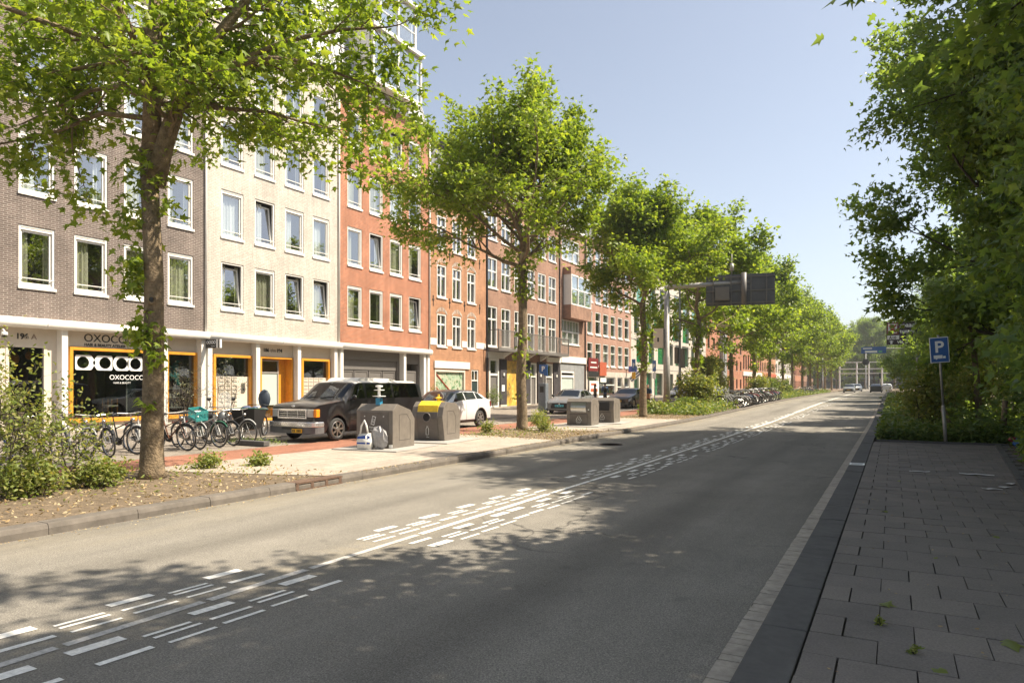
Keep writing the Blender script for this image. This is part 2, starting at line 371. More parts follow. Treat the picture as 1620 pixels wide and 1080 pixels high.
# pale paved pads under the containers
for nm, y0, y1 in (('paved_pad', 8.6, 17.4), ('paved_pad', 21.9, 31.2)):
    b = MB(); b.add([(KX(y0)-.24, y0, .094), (KX(y1)-.24, y1, .094), (-11.9, y1+.6, .094), (-11.9, y0-1.2, .094)], [(0, 1, 2, 3)]); struct(b.build(nm, PALE))
# road markings
def dash(x, y, ln, wd, m=PAINT, z=.004, par=road, sk=.02):
    b = MB(); b.add([(x-wd/2, y, gz(y)+z), (x+wd/2, y, gz(y)+z), (x+wd/2+sk, y+ln, gz(y+ln)+z), (x-wd/2+sk, y+ln, gz(y+ln)+z)], [(0, 1, 2, 3)])
    return b.build('road_marking', m, par)
rd = random.Random(11); fm = MB(); nd = 0
def cell(y, typ, side):
    global nd
    L = {'A': [(0, .10), (1.0, .055)], 'a': [(.05, .055), (.85, .10)], 'B': [(.38, .036), (.65, .036), (1.15, .036)], 'C': [(0, .085), (.68, .04), (1.15, .04)]}[typ]
    for t, wd in L:
        x = (-4.30+t*.31) if side > 0 else (-4.99+t*.28)
        if nd < 190: dash(x, y+rd.uniform(-.01, .01), .325, wd); nd += 1
        else:
            z = gz(y)+.004; fm.quad((x-wd/2, y, z), (x+wd/2, y, z), (x+wd/2+.02, y+.33, z+.003), (x-wd/2+.02, y+.33, z+.003))
for n0, seq in ((.10, 'ABCBA'), (2.26, 'ABCBA'), (5.57, 'aBCBAABCBA')):
    for i, t in enumerate(seq): cell(n0+i*.412, t, 1)
for n0, seq in ((.25, 'ABCB'), (2.08, 'ABCBA'), (5.45, 'BCBABABCBA')):
    for i, t in enumerate(seq): cell(n0+i*.412, t, -1)
y = 11.3
while y < 95:
    for i, t in enumerate('ABCBAaBCBA'): cell(y+i*.46*(1+y*.004), t, 1); cell(y-.4+i*.46*(1+y*.004), t, -1)
    y += 5.6 if y < 25 else 7.4
o = fm.build('far_road_markings', PAINT, road); o['kind'] = 'stuff'
y = .3; k = 0
while y < 130:
    ln = 1.02 if y < 4 else 1.6
    if y < 40: dash(-4.47-(.0 if y < 12 else (y-12)*.012), y, ln-.05, .075 if k % 3 else .085, WORN if y < 5.3 else PAINT, .004, road, 0 if y < 12 else -.02); 
    else:
        z = gz(y)+.005; x = -4.8-(y-40)*.004; fm2 = MB(); fm2.quad((x-.05, y, z), (x+.05, y, z), (x+.05, y+3, gz(y+3)+.005), (x-.05, y+3, gz(y+3)+.005)); fm2.build('road_marking', PAINT, road); y += 1.6
    y += ln; k += 1
b = MB(); b.lathe([(.0, .0035), (.30, .0035)], (-6.75, 17.7, 0), 28); b.torus((-6.75, 17.7, .004), .31, .012, 'z', 28, 4); tag(b.build('manhole_cover', mat('iron_cover', (.10, .07, .055), .6, .3, var=.3, vs=30)), 'round iron manhole cover set in the sunlit road', 'manhole cover')
# ------------------------------------------------------------ facades
FX = -24.2
def cuts(b, x, y0, y1, z0, z1, ops, m=0):
    ycs = sorted({y0, y1, *[o[0] for o in ops], *[o[1] for o in ops]}); zcs = sorted({z0, z1, *[o[2] for o in ops], *[o[3] for o in ops]})
    for za, zb in zip(zcs, zcs[1:]):
        st = None
        for ya, yb in list(zip(ycs, ycs[1:]))+[(None, None)]:
            hole = ya is None or any(o[0]-1e-6 <= ya and yb <= o[1]+1e-6 and o[2]-1e-6 <= za and zb <= o[3]+1e-6 for o in ops)
            if not hole and st is None: st = ya
            if hole and st is not None:
                e = ya if ya is not None else y1
                b.quad((x, st, za), (x, e, za), (x, e, zb), (x, st, zb), m); st = None
def facade(root, x, y0, y1, z0, z1, ops, m, dep=.14, room=1.5, name='wall', body=9., roof=True, gap=.08):
    b = MB(); cuts(b, x, y0, y1, z0, z1, ops)
    for ya, yb, za, zb in ops:
        i = x-dep
        b.quad((x, ya, za), (x, yb, za), (i, yb, za), (i, ya, za)); b.quad((x, ya, zb), (i, ya, zb), (i, yb, zb), (x, yb, zb))
        b.quad((x, ya, za), (i, ya, za), (i, ya, zb), (x, ya, zb)); b.quad((x, yb, za), (x, yb, zb), (i, yb, zb), (i, yb, za))
        if room:
            Y0, Y1, Z0, Z1 = ya-gap, yb+gap, za-gap, zb+gap; r = i-room
            b.quad((r, Y0, Z0), (r, Y1, Z0), (r, Y1, Z1), (r, Y0, Z1), 1)
            b.quad((i, Y0, Z0), (i, Y1, Z0), (r, Y1, Z0), (r, Y0, Z0), 1); b.quad((i, Y0, Z1), (r, Y0, Z1), (r, Y1, Z1), (i, Y1, Z1), 1)
            b.quad((i, Y0, Z0), (r, Y0, Z0), (r, Y0, Z1), (i, Y0, Z1), 1); b.quad((i, Y1, Z0), (i, Y1, Z1), (r, Y1, Z1), (r, Y1, Z0), 1)
            for (a0, a1, c0, c1) in ((Y0, Y1, Z0, za), (Y0, Y1, zb, Z1), (Y0, ya, za, zb), (yb, Y1, za, zb)): b.quad((i, a0, c0), (i, a0, c1), (i, a1, c1), (i, a1, c0), 1)
    if body:
        B = x-body; e = .006
        b.quad((x, y0+e, z0), (x, y0+e, z1), (B, y0+e, z1), (B, y0+e, z0)); b.quad((x, y1-e, z0), (B, y1-e, z0), (B, y1-e, z1), (x, y1-e, z1))
        b.quad((B, y0, z0), (B, y0, z1), (B, y1, z1), (B, y1, z0))
        if roof: b.quad((x, y0, z1), (x, y1, z1), (B, y1, z1), (B, y0, z1))
    return b.build(name, [m, INT], root)
WC = {}
def ring(b, x0, x1, y0, y1, z0, z1, t, tb=None, m=0):
    tb = tb or t
    b.box(x0, x1, y0, y0+t, z0, z1, m); b.box(x0, x1, y1-t, y1, z0, z1, m); b.box(x0, x1, y0+t, y1-t, z1-t, z1, m); b.box(x0, x1, y0+t, y1-t, z0, z0+tb, m)
def wmesh(style, w_, h_):
    w_, h_ = round(w_, 2), round(h_, 2); k = (style, w_, h_)
    if k in WC: return WC[k]
    f = MB(); p = MB(); s = MB(); r = None; a, c = -w_/2, w_/2
    fm = WHITE; X = -.12
    if style == 'modern':
        ring(f, X, X+.09, a, c, .05, h_, .07, .06); f.box(X, X+.075, a+.07, c-.07, h_-.15, h_-.07); ring(f, X-.03, X+.03, a+.08, c-.08, .12, h_-.16, .055)
        p.quad((X, a+.13, .17), (X, c-.13, .17), (X, c-.13, h_-.21), (X, a+.13, h_-.21)); s.box(X-.02, .05, a-.03, c+.03, -.045, .045)
        r = MB(); r.box(-.045, -.02, a, c, .30, .325)
    elif style == 'tilt':                            # the same window tilted open at its top
        ring(f, X, X+.09, a, c, .05, h_, .07, .06); T = Matrix.Translation((X, 0, .12)) @ Matrix.Rotation(R(-6), 4, 'Y')
        g = MB(); ring(g, -.03, .03, a+.08, c-.08, 0, h_-.3, .06); f.add([T @ Vector(v) for v in g.v], g.f)
        g = MB(); g.quad((0, a+.14, .06), (0, c-.14, .06), (0, c-.14, h_-.36), (0, a+.14, h_-.36)); p.add([T @ Vector(v) for v in g.v], g.f)
        s.box(X-.02, .05, a-.03, c+.03, -.045, .045); r = MB(); r.box(-.045, -.02, a, c, .30, .325)
    elif style in ('cross', 'sash', 'grid', 'bay'):
        ring(f, X, X+.1, a, c, 0, h_, .085, .1); nc, zs = {'cross': (2, [.68]), 'sash': (1, [.60]), 'grid': (2, [.56]), 'bay': (3, [.52])}[style]
        for z in zs: f.box(X-.01, X+.06, a+.085, c-.085, z*h_-.05, z*h_+.05)
        for i in range(1, nc):
            y = a+w_*i/nc
            f.box(X-.005, X+.055, y-.04, y+.04, .1, h_*zs[0]-.05); f.box(X-.005, X+.055, y-.04, y+.04, h_*zs[0]+.05, h_-.085)
        if style == 'bay':
            for i in range(3):
                y = a+w_*(i+.5)/3; f.box(X-.005, X+.05, y-.02, y+.02, h_*.52+.05, h_-.085)
        p.quad((X-.006, a+.05, .05), (X-.006, c-.05, .05), (X-.006, c-.05, h_-.05), (X-.006, a+.05, h_-.05)); s.box(X-.02, .07, a-.04, c+.04, -.13 if style == 'sash' else -.08, 0)
    else:                                            # plain dark metal frame
        ring(f, X, X+.05, a, c, 0, h_, .05); p.quad((X+.01, a+.03, .03), (X+.01, c-.03, .03), (X+.01, c-.03, h_-.03), (X+.01, a+.03, h_-.03)); fm = BLACK if style == 'dark' else GALV; s.box(X, .04, a, c, -.04, 0)
    WC[k] = (f.mesh('window', fm), p.mesh('pane', GRNG if style == 'metal' else GLASS), s.mesh('sill', WHITE if style != 'cross' else WHITE), r.mesh('rail', WHITE) if r else None)
    return WC[k]
def curtain(w_, h_, kind):
    k = ('c', round(w_, 2), round(h_, 2), kind)
    if k in WC: return WC[k]
    b = MB(); a = -w_/2
    spans = {0: [(0, .55)], 1: [(0, .38), (.78, 1)], 2: [(0, 1)], 3: [(.5, 1)], 4: [(0, .25), (.7, 1)], 5: [(0, .7)]}[kind % 6]
    m_ = [CURT, CURTW, GRNC][kind//6]
    for s0, s1 in spans:
        n = max(6, int((s1-s0)*w_*22)); ys = [a+w_*(s0+(s1-s0)*i/n) for i in range(n+1)]; xs = [-.30+.035*math.sin(i*1.7+kind)+.012*math.sin(i*4.1) for i in range(n+1)]
        for i in range(n): b.quad((xs[i], ys[i], .02), (xs[i+1], ys[i+1], .02), (xs[i+1], ys[i+1], h_-.1), (xs[i], ys[i], h_-.1))
    WC[k] = b.mesh('curtain', m_, True); return WC[k]
def window(root, style, ya, yb, za, zb, cur=None, x=None):
    f, p, s, r = wmesh(style, yb-ya, zb-za); x = FX if x is None else x
    o = place('window', f, root, (x, (ya+yb)/2, za))
    place('pane', p, o); place('sill', s, o)
    if r: place('rail', r, o)
    if cur is not None: place('curtain', curtain(yb-ya, zb-za, cur), o)
    return o
def text(s, size, par, m, loc, rot, ext=.006, name='lettering', ax='LEFT', bold=0, sx=1):
    cu = bpy.data.curves.new(name, 'FONT'); cu.body = s; cu.size = size; cu.extrude = ext; cu.align_x = ax; cu.offset = bold
    t = bpy.data.objects.new('tmp', cu); C.objects.link(t)
    me = bpy.data.meshes.new_from_object(t.evaluated_get(bpy.context.evaluated_depsgraph_get())); bpy.data.objects.remove(t)
    me.materials.clear(); me.materials.append(m)
    o = place(name, me, par, loc); o.rotation_euler = rot; o.scale = (sx, 1, 1); return o
FACE_X = (R(90), 0, R(90)); FACE_Y = (R(90), 0, 0)
rb = random.Random(21)

# --- the three modern blocks
def modern(name, label, y0, y1, brick, colsY, ztop, first_tilt):
    root = thing(name, label, 'building')
    ops = [(a, c, 4.76+3*k, 6.76+3*k) for a, c in colsY for k in range(5) if 4.76+3*k+2 < ztop]
    facade(root, FX, y0, y1, 3.5, ztop, ops, brick)
    for i, (a, c, z0, z1) in enumerate(ops):
        k = int((z0-4.7)/3); st = 'tilt' if (k == 0 and i in first_tilt) or rb.random() < .06 else 'modern'
        window(root, st, a, c, z0, z1, rb.choice([0, 2, 5, 2, 1, 2]) if k == 0 else rb.choice([0, 6, 7, 5, 11, 10, 2, 8]))
    b = MB(); b.tube([(FX+.10, y0+.01, 3.63), (FX+.10, y1-.01, 3.63)], .165, 16); 
    n = int((y1-y0)/3)
    for i in range(1, n): yy = y0+(y1-y0)*i/n; b.tube([(FX+.10, yy-.03, 3.63), (FX+.10, yy+.03, 3.63)], .172, 16)
    b.build('cornice_pipe', WHITE, root, True)
    b = MB(); b.tube([(FX+.06, y1-.07, 3.75), (FX+.06, y1-.07, ztop)], .045, 8); b.build('drainpipe', WHITE, root, True)
    b = MB(); b.box(FX-.4, FX+.12, y0, y1, ztop, ztop+.22); b.build('cornice', WHITE, root)
    b = MB(); b.quad((FX, y0, 3.5), (FX-.3, y0, 3.5), (FX-.3, y1, 3.5), (FX, y1, 3.5)); b.build('soffit', CREAMP, root)
    return root
PX = FX-.27                                            # ground floor stands back
def pillar(root, ya, yb):
    b = MB(); b.box(PX, FX+.06, ya, yb, .06, 3.49); return b.build('pillar', WHITE, root, bevel=.01)
def yframe(root, ya, yb, za, zb, glass=SHOPG, bars=()):
    b = MB(); ring(b, PX-.14, PX+.10, ya, yb, za, zb, .11, .14)
    for q in bars: b.box(PX-.1, PX+.02, q-.04, q+.04, za+.12, zb-.085)
    o = b.build('shop_window', YEL, root, bevel=.008); p = MB(); p.box(PX-.07, PX-.06, ya+.07, yb-.07, za+.1, zb-.07); p.build('pane', glass, o); return o
BR = modern('brick_building', 'grey brown brick block with salon on its ground floor, leftmost in the row', 3.0, 18.08, BROWNB, [(5.9, 7.0), (7.7, 8.8), (9.55, 10.65), (11.29, 12.37), (12.98, 14.1), (14.69, 15.74), (16.39, 17.48)], 16.9, ())
CR = modern('brick_building', 'cream brick block between the brown and the red blocks', 18.08, 25.66, CREAMB, [(18.77, 19.87), (20.47, 21.56), (22.17, 23.28), (23.87, 24.96)], 16.9, (0, 8, 12))
RD = modern('brick_building', 'red brick block with grey garage doors at street level', 25.66, 33.3, REDBR, [(26.25, 27.33), (27.92, 29.01), (29.6, 30.7), (31.29, 32.43)], 16.9, (5,))
# brown block, ground floor
ops = [(11.05, 12.25, .08, 2.95), (12.93, 16.05, .35, 2.95), (16.45, 17.85, .35, 2.95), (7.5, 9.8, .35, 2.95)]
facade(BR, PX, 3.0, 18.08, 0, 3.5, ops, CREAMP, .12, 3.2, 'ground_floor_wall', 0, gap=.03)
for q in (10.55, 12.55, 16.16, 6.9, 18.0-.2): pillar(BR, q, q+.2)
yframe(BR, 12.93, 16.05, .35, 2.95); yframe(BR, 16.45, 17.85, .35, 2.95); yframe(BR, 7.5, 9.8, .35, 2.95)
b = MB(); ring(b, PX-.1, PX+.02, 11.05, 12.25, .08, 2.95, .09); o = b.build('door', CREAMP, BR); p = MB(); p.box(PX-.06, PX-.05, 11.13, 12.17, .16, 2.87); p.build('pane', SHOPG, o); h_ = MB(); h_.tube([(PX+.05, 12.1, .9), (PX+.05, 12.1, 1.5)], .015, 6); h_.build('handle', STEEL, o)
text('196', .25, BR, INK, (PX+.006, 11.33, 3.13), FACE_X, .01, 'house_number', bold=.006); text('A', .25, BR, mat('lettering_brown', (.25, .19, .15), .6, var=0), (PX+.006, 11.78, 3.13), FACE_X, .01, 'house_number')
o = MB(); o.box(PX, PX+.02, 12.87, 16.1, 2.97, 3.48); o = o.build('sign_panel', CREAMP, BR)
text('OXOCOCO', .385, o, INK, (PX+.026, 13.42, 3.16), FACE_X, .006, 'lettering', sx=1.02); text('HAIR & BEAUTY ATELIER', .135, o, INK, (PX+.026, 13.44, 3.005), FACE_X, .006, 'lettering', bold=.003, sx=.98)
# logo on the shop glass: round holes cut in squares, points and crescents
b = MB(); N = 40; HH = .26
def outer(th, kind):
    cy, cz = math.cos(th), math.sin(th)
    if kind == 's': k = min(HH/max(abs(cy), 1e-6), HH/max(abs(cz), 1e-6))
    elif kind == 'p': k = min(HH/max(abs(cz), 1e-6), .44/max(abs(cy)+abs(cz)*.62, 1e-6))
    else: k = min(.32, HH/max(abs(cz), 1e-6))
    return k*cy, k*cz
for yc, L_, R_ in ((13.44, 's', 'p'), (14.20, 'p', 's'), (14.80, 'r', 's'), (15.32, 'r', 's')):
    vs = []; r_ = .205
    for i in range(N):
        th = 2*math.pi*(i+.5)/N; oy, oz = outer(th, R_ if math.cos(th) > 0 else L_); vs += [(PX-.052, yc+r_*math.cos(th), 2.43+r_*math.sin(th)), (PX-.052, yc+oy, 2.43+oz)]
    b.add(vs, [(2*i, 2*i+1, (2*i+3) % (2*N), (2*i+2) % (2*N)) for i in range(N)])
sw = [c for c in BR.children if c.name.startswith('shop_window')][0]
b.build('window_logo', SIGNW, sw)
text('OXOCOCO', .24, sw, SIGNW, (PX-.052, 14.35, 1.85), FACE_X, .001, 'window_lettering'); text('HAIR & BEAUTY', .09, sw, SIGNW, (PX-.052, 14.5, 1.70), FACE_X, .001, 'window_lettering')
# things in the salon windows
def shelf_rack(y0_, y1_, zs, lab):
    t = thing('display_shelf', lab, 'shelf')
    b = MB()
    for z in zs: b.box(PX-.75, PX-.35, y0_, y1_, z, z+.03)
    b.build('shelf', SIGNW, t); b = MB(); [b.box(PX-.75, PX-.72, q-.015, q+.015, .35, zs[-1]) for q in (y0_+.02, y1_-.02)]; b.build('upright', SIGNW, t)
    for z in zs:
        q = y0_+.08
        while q < y1_-.1:
            b = MB(); hh = rb.uniform(.10, .2); b.lathe([(.035, 0), (.035, hh*.7), (.012, hh*.8), (.012, hh)], (PX-.52, q, z+.03), 8); b.build('bottle', rb.choice([SIGNW, STEEL, CREAMP, CURT]), t); q += rb.uniform(.12, .26)
shelf_rack(16.75, 17.6, (.75, 1.15, 1.5), 'white shelves of bottles in the right hand salon window')
b = MB()
for i in range(26): b.sphere((PX-.45+rb.uniform(-.15, .15), 17.1+rb.uniform(-.32, .32), 2.2+rb.uniform(-.5, .42)*(1 if i % 3 else .5)), (.05, rb.uniform(.06, .14), rb.uniform(.06, .13)), 8)
tag(b.build('hanging_decoration', mat('turquoise_paper', (.02, .42, .42), .6, var=.4, vs=25)), 'turquoise paper decoration hanging in the right hand salon window', 'decoration')
for i, (yy, lab) in enumerate(((13.5, 'left brass framed stool seen through the salon window'), (14.75, 'right brass framed stool seen through the salon window'))):
    t = thing('stool', lab, 'stool', (PX-.7, yy, .1)); b = MB()
    for dx in (-.17, .17):
        for dy in (-.17, .17): b.cyl((dx, dy, 0), (dx, dy, 1.05), .012, 6)
    b.build('frame', YEL, t); b = MB(); b.box(-.2, .2, -.2, .2, .75, .82); b.build('seat', CREAMP, t, bevel=.02)
t = thing('mirror', 'tall white framed mirror standing inside the salon window', 'mirror', (PX-.55, 15.6, .35)); b = MB(); ring(b, -.02, .02, -.33, .33, 0, 1.5, .03); b.build('frame', SIGNW, t); b = MB(); b.box(-.01, .0, -.3, .3, .03, 1.47); b.build('glass', mat('mirror_glass', (.10, .14, .16), .05, .6, var=0), t)
for yy, zz, s_ in ((11.5, 2.5, .17), (11.95, 2.62, .11)):
    b = MB(); b.sphere((PX-.5, yy, zz), (s_*.7, s_, s_*1.25), 14); b.cyl((PX-.5, yy, zz+s_*1.2), (PX-.5, yy, 3.2), .006, 5)
    tag(b.build('pendant_lamp', mat('orange_shade', (.75, .27, .05), .5, var=.05), None, True), 'larger orange pendant behind the glass of door 196 A' if s_ > .15 else 'smaller orange pendant behind the glass of door 196 A', 'pendant')
t = thing('security_camera', 'white dome camera on the pillar left of door 196 A', 'camera', (FX+.06, 10.78, 3.2)); b = MB(); b.tube([(0, 0, .12), (.12, 0, .16), (.2, 0, .1)], .025, 8); b.build('bracket', WHITE, t, True); b = MB(); b.lathe([(.02, .1), (.085, .07), (.09, 0), (.085, -.02)], (.2, 0, 0), 14); b.build('housing', WHITE, t, True); b = MB(); b.lathe([(.075, 0), (.06, -.06), (.01, -.085)], (.2, 0, -.02), 12); b.build('dome', BLACK, t, True)
t = thing('blade_sign', 'black hanging shop sign with white logo at the brown block\'s corner', 'sign', (FX+.1, 18.02, 3.13)); b = MB(); b.box(0, .62, -.04, .04, 0, .34); b.build('board', BLACK, t); b = MB(); b.box(.62, .72, -.041, .041, 0, .34, 0); b.box(.72, .79, -.041, .041, 0, .34, 1); b.box(.79, .85, -.041, .041, 0, .34, 0); b.build('striped_end', [SIGNW, BLACK], t); b = MB()
for i in range(4): b.torus((.1+i*.14, -.043, .23), .055, .014, 'y', 18, 4)
b.build('logo', SIGNW, t); text('oxococo', .07, t, SIGNW, (.3, -.043, .06), FACE_Y, .002)
# cream block, ground floor
ops = [(18.55, 20.5, .3, 2.93), (20.95, 22.85, .08, 2.93), (23.35, 25.2, .3, 2.93)]
facade(CR, PX, 18.08, 25.66, 0, 3.5, ops, CREAMP, .12, 3.2, 'ground_floor_wall', 0, gap=.03)
for q in (18.1, 20.5, 22.87, 25.26): pillar(CR, q, q+.21)
yframe(CR, 18.55, 20.5, .3, 2.93); yframe(CR, 23.35, 25.2, .3, 2.93)
b = MB(); ring(b, PX-.4, PX+.07, 20.95, 22.85, .08, 2.93, .085); b.box(PX-.55, PX-.4, 21.0, 22.8, .08, 2.85); b.build('door_frame', YEL, CR, bevel=.008)
o = MB(); ring(o, PX-.38, PX-.3, 21.1, 22.3, .09, 2.8, .06); o.box(PX-.38, PX-.3, 21.16, 22.24, 2.2, 2.26); o = o.build('door', GALV, CR); b = MB(); b.box(PX-.35, PX-.335, 21.16, 22.24, .75, 2.2); b.build('frosted_pane', FROST, o); b = MB(); b.box(PX-.35, PX-.335, 21.16, 22.24, .15, .75); b.box(PX-.35, PX-.335, 21.16, 22.24, 2.26, 2.74); b.build('pane', SHOPG, o); b = MB(); b.tube([(PX-.25, 21.22, .9), (PX-.25, 21.22, 1.6)], .02, 6); b.build('handle', STEEL, o)
text('186', .22, CR, INK, (PX+.006, 21.15, 3.15), FACE_X, .01, 'house_number', bold=.006); text('t/m', .22, CR, mat('lettering_grey', (.2, .17, .15), .6, var=0), (PX+.006, 21.56, 3.15), FACE_X, .01, 'house_number'); text('194', .22, CR, INK, (PX+.006, 21.9, 3.15), FACE_X, .01, 'house_number', bold=.006)
def mailboxes(y0_, nc, nr, lab, y1_):
    t = thing('mailbox_wall', lab, 'mailboxes', (PX-.02, y0_, .42)); b = MB(); b.box(-.12, -.02, 0, y1_-y0_, 0, 1.6); b.build('back_panel', CREAMP, t); m1 = MB(); m1.box(-.02, .02, .012, .30, .012, .165); m1.box(.021, .03, .04, .27, .10, .13, 1); me = m1.mesh('mailbox', [CREAMP, GREYD])
    for i in range(nc):
        for j in range(nr): place('mailbox', me, t, (0, .08+i*.33, .06+j*.172))
    return t
mailboxes(18.75, 3, 9, 'cream wall of mailboxes left of the frosted glass door', 20.4); mailboxes(23.45, 4, 9, 'cream wall of mailboxes behind the van, right of the frosted door', 25.1)
t = thing('intercom', 'grey steel intercom panel beside the left mailboxes', 'intercom', (PX-.025, 20.1, 1.35)); b = MB(); b.box(0, .03, -.09, .09, 0, .4); b.build('plate', STEEL, t); b = MB(); b.box(.03, .036, -.05, .05, .06, .18); b.lathe([(.001, .0), (.04, .0)], (.034, 0, .3), 10); b.build('keypad', BLACK, t)
# red block, ground floor
ops = [(26.0, 30.6, .05, 3.0), (31.4, 32.5, .05, 2.9)]
facade(RD, PX, 25.66, 33.3, 0, 3.5, ops, GREYD, .25, .3, 'ground_floor_wall', 0, gap=.0)
for q in (25.68, 30.76, 32.65, 33.02): pillar(RD, q, q+.22)
for i in range(4):
    b = MB(); ya = 26.03+i*1.14; b.box(PX-.22, PX-.16, ya, ya+1.11, .05, 2.45); ring(b, PX-.16, PX-.13, ya+.02, ya+1.09, .08, 2.43, .06); b.build('garage_door', GREYD, RD, bevel=.006)
b = MB(); b.box(PX-.22, PX-.1, 26.0, 30.6, 2.48, 3.0); b.build('garage_lintel', GREYD, RD)
b = MB(); b.box(PX-.2, PX-.12, 31.42, 32.48, .05, 2.5); ring(b, PX-.12, PX-.1, 31.45, 32.45, .08, 2.48, .08); o = b.build('side_door', GREYD, RD); b = MB(); b.tube([(PX-.06, 31.6, 1.05), (PX-.06, 31.6, 1.25)], .02, 6); b.build('handle', STEEL, o)
# upper storeys set back above the cornices
def mansard(root, y0, y1, z0, z1, xb, m=ZINC, name='roof'):
    b = MB(); b.prism([(FX-.15, z0), (xb, z1), (xb-5, z1), (xb-5, z0)], y0+.01, y1-.01, 'y'); b.build(name, m, root)
    if m is ZINC:
        b = MB(); y = y0+.3
        while y < y1: b.tube([(FX-.13, y, z0), (xb+.02, y, z1)], .02, 4); y += .6
        b.build('roof_seam', m, root)
mansard(RD, 25.66, 33.3, 17.12, 22.7, FX-1.9); mansard(CR, 18.08, 25.66, 17.12, 22.7, FX-1.9); mansard(BR, 3, 18.08, 17.12, 20.5, FX-1.4, SLATE)
def rooftop_bay(root, y0, y1, z0, z1, x1):
    b = MB(); b.box(FX-1.6, x1, y0, y1, z0, z0+.25); b.box(FX-1.6, x1+.15, y0-.1, y1+.1, z1, z1+.2)
    for q in (y0, (y0+y1)/2-.05, y1-.12): b.box(x1-.12, x1, q, q+.12, z0+.25, z1)
    b.box(FX-1.6, x1-.3, y0+.02, y0+.1, z0+.25, z1); b.box(FX-1.6, x1-.3, y1-.1, y1-.02, z0+.25, z1); o = b.build('roof_bay', WHITE, root)
    b = MB(); b.box(x1-.08, x1-.06, y0+.12, y1-.12, z0+.25, z1); b.build('pane', GLASS, o); b = MB(); b.box(x1-.02, x1, y0+.12, y1-.12, z0+1.15, z0+1.19); b.build('rail', WHITE, o)
rooftop_bay(RD, 27.4, 31.6, 17.5, 20.3, FX+.7); rooftop_bay(RD, 28.4, 31.6, 20.6, 23.2, FX+.3); rooftop_bay(CR, 19.4, 23.6, 17.6, 20.6, FX+.2)

# --- orange gabled house
OR = thing('brick_house', 'narrow orange brick house with a mural in its shop front', 'house')
ocols = [(34.05, 35.05), (35.72, 36.75), (37.43, 38.45)]
ops = [(a, c, z, z+2.0) for a, c in ocols for z in (4.05, 7.05, 10.05)]+[(33.8, 37.15, .1, 2.62), (37.95, 38.82, .1, 2.7)]
facade(OR, FX, 33.3, 39.75, 0, 13.2, ops, ORANB)
for (a, c, z0, z1) in ops[:9]:
    window(OR, 'cross', a, c, z0, z1, rb.choice([10, None, 7]))
    b = MB(); cy = (a+c)/2; n = 7
    for i in range(n):
        th = R(122-i*64/(n-1)); b.box(-.06, .06, -.032, .032, 0, .26, 0, Matrix.Translation((FX-.04, cy+1.05*math.cos(th), z1-.86+1.02*math.sin(th))) @ Matrix.Rotation(-(th-R(90)), 4, 'X'))
    b.build('window_arch', CREAMB, OR)
b = MB()
for a, c in ((33.32, 34.0), (35.1, 35.67), (36.8, 37.38), (38.5, 39.7)): b.box(FX-.02, FX+.025, a, c, 4.12, 4.52)
b.build('stone_band', WHITE, OR)
for z in (6.75, 9.75):
    for y in (33.65, 35.4, 37.1, 38.95):
        b = MB(); b.box(FX, FX+.03, y-.02, y+.02, z-.3, z+.3); b.box(FX, FX+.035, y-.09, y+.09, z+.06, z+.12); b.sphere((FX+.02, y, z+.3), .045, 6); b.build('wall_anchor', BLACK, OR)
b = MB(); b.box(FX-.02, FX+.08, 33.72, 37.65, 2.72, 3.16); b.build('shutter_box', WHITE, OR)
o = MB(); ring(o, FX-.12, FX+.03, 33.8, 37.15, .1, 2.62, .12); o = o.build('mural_frame', CREAMP, OR)
mm, n, l, bb = newmat('mural_print'); g_ = n.new('ShaderNodeNewGeometry'); bb.inputs['Roughness'].default_value = .5
l.new(mixc(n, l, ramp(n, l, noise(n, l, g_.outputs['Position'], 3.5, 5, .7), (.42, 0), (.5, .9)), ramp(n, l, noise(n, l, g_.outputs['Position'], 9, 4, .7), (.35, (.03, .10, .05)), (.6, (.14, .24, .10))), ramp(n, l, noise(n, l, g_.outputs['Position'], 2.2, 3), (.4, (.5, .48, .36)), (.6, (.34, .44, .32)))), bb.inputs['Base Color'])
b = MB(); b.box(FX-.11, FX-.09, 33.92, 37.03, .2, 2.5); b.build('mural', mm, o)
RP = mat('mural_red', (.55, .10, .06), .5, var=.1); b = MB(); b.tube([(FX-.085, 33.95, 2.45), (FX-.085, 35.6, 1.3), (FX-.085, 35.6, .2)], .06, 4); b.tube([(FX-.085, 33.95, 1.6), (FX-.085, 35.6, .6)], .06, 4); b.build('mural_stair', RP, o); b = MB(); b.tube([(FX-.084, 36.4, .3), (FX-.084, 36.42, 1.5)], .04, 4); b.build('mural_trunk', BARK, o)
o = MB(); ring(o, FX-.12, FX-.03, 37.95, 38.82, .1, 2.7, .08); o.box(FX-.12, FX-.03, 38.03, 38.74, 1.95, 2.03); o.box(FX-.12, FX-.04, 38.36, 38.41, 2.03, 2.62); o = o.build('door', WHITE, OR); b = MB(); b.box(FX-.1, FX-.07, 38.03, 38.74, .15, 1.95); b.build('door_leaf', mat('door_green', (.03, .05, .05), .4), o); b = MB(); b.box(FX-.09, FX-.08, 38.03, 38.74, 2.03, 2.62); b.build('pane', GLASS, o)
b = MB(); b.prism([(FX+.15, 13.2), (FX-3.2, 17.9), (FX-6.5, 13.2)], 33.32, 39.73, 'y'); b.build('roof', SLATE, OR); b = MB(); b.box(FX-.3, FX+.2, 33.32, 39.73, 13.05, 13.25); b.build('cornice', WHITE, OR)
b = MB(); b.box(FX-3.7, FX-2.7, 34.2, 35.2, 15.5, 18.6); b.build('chimney', TANB, OR)

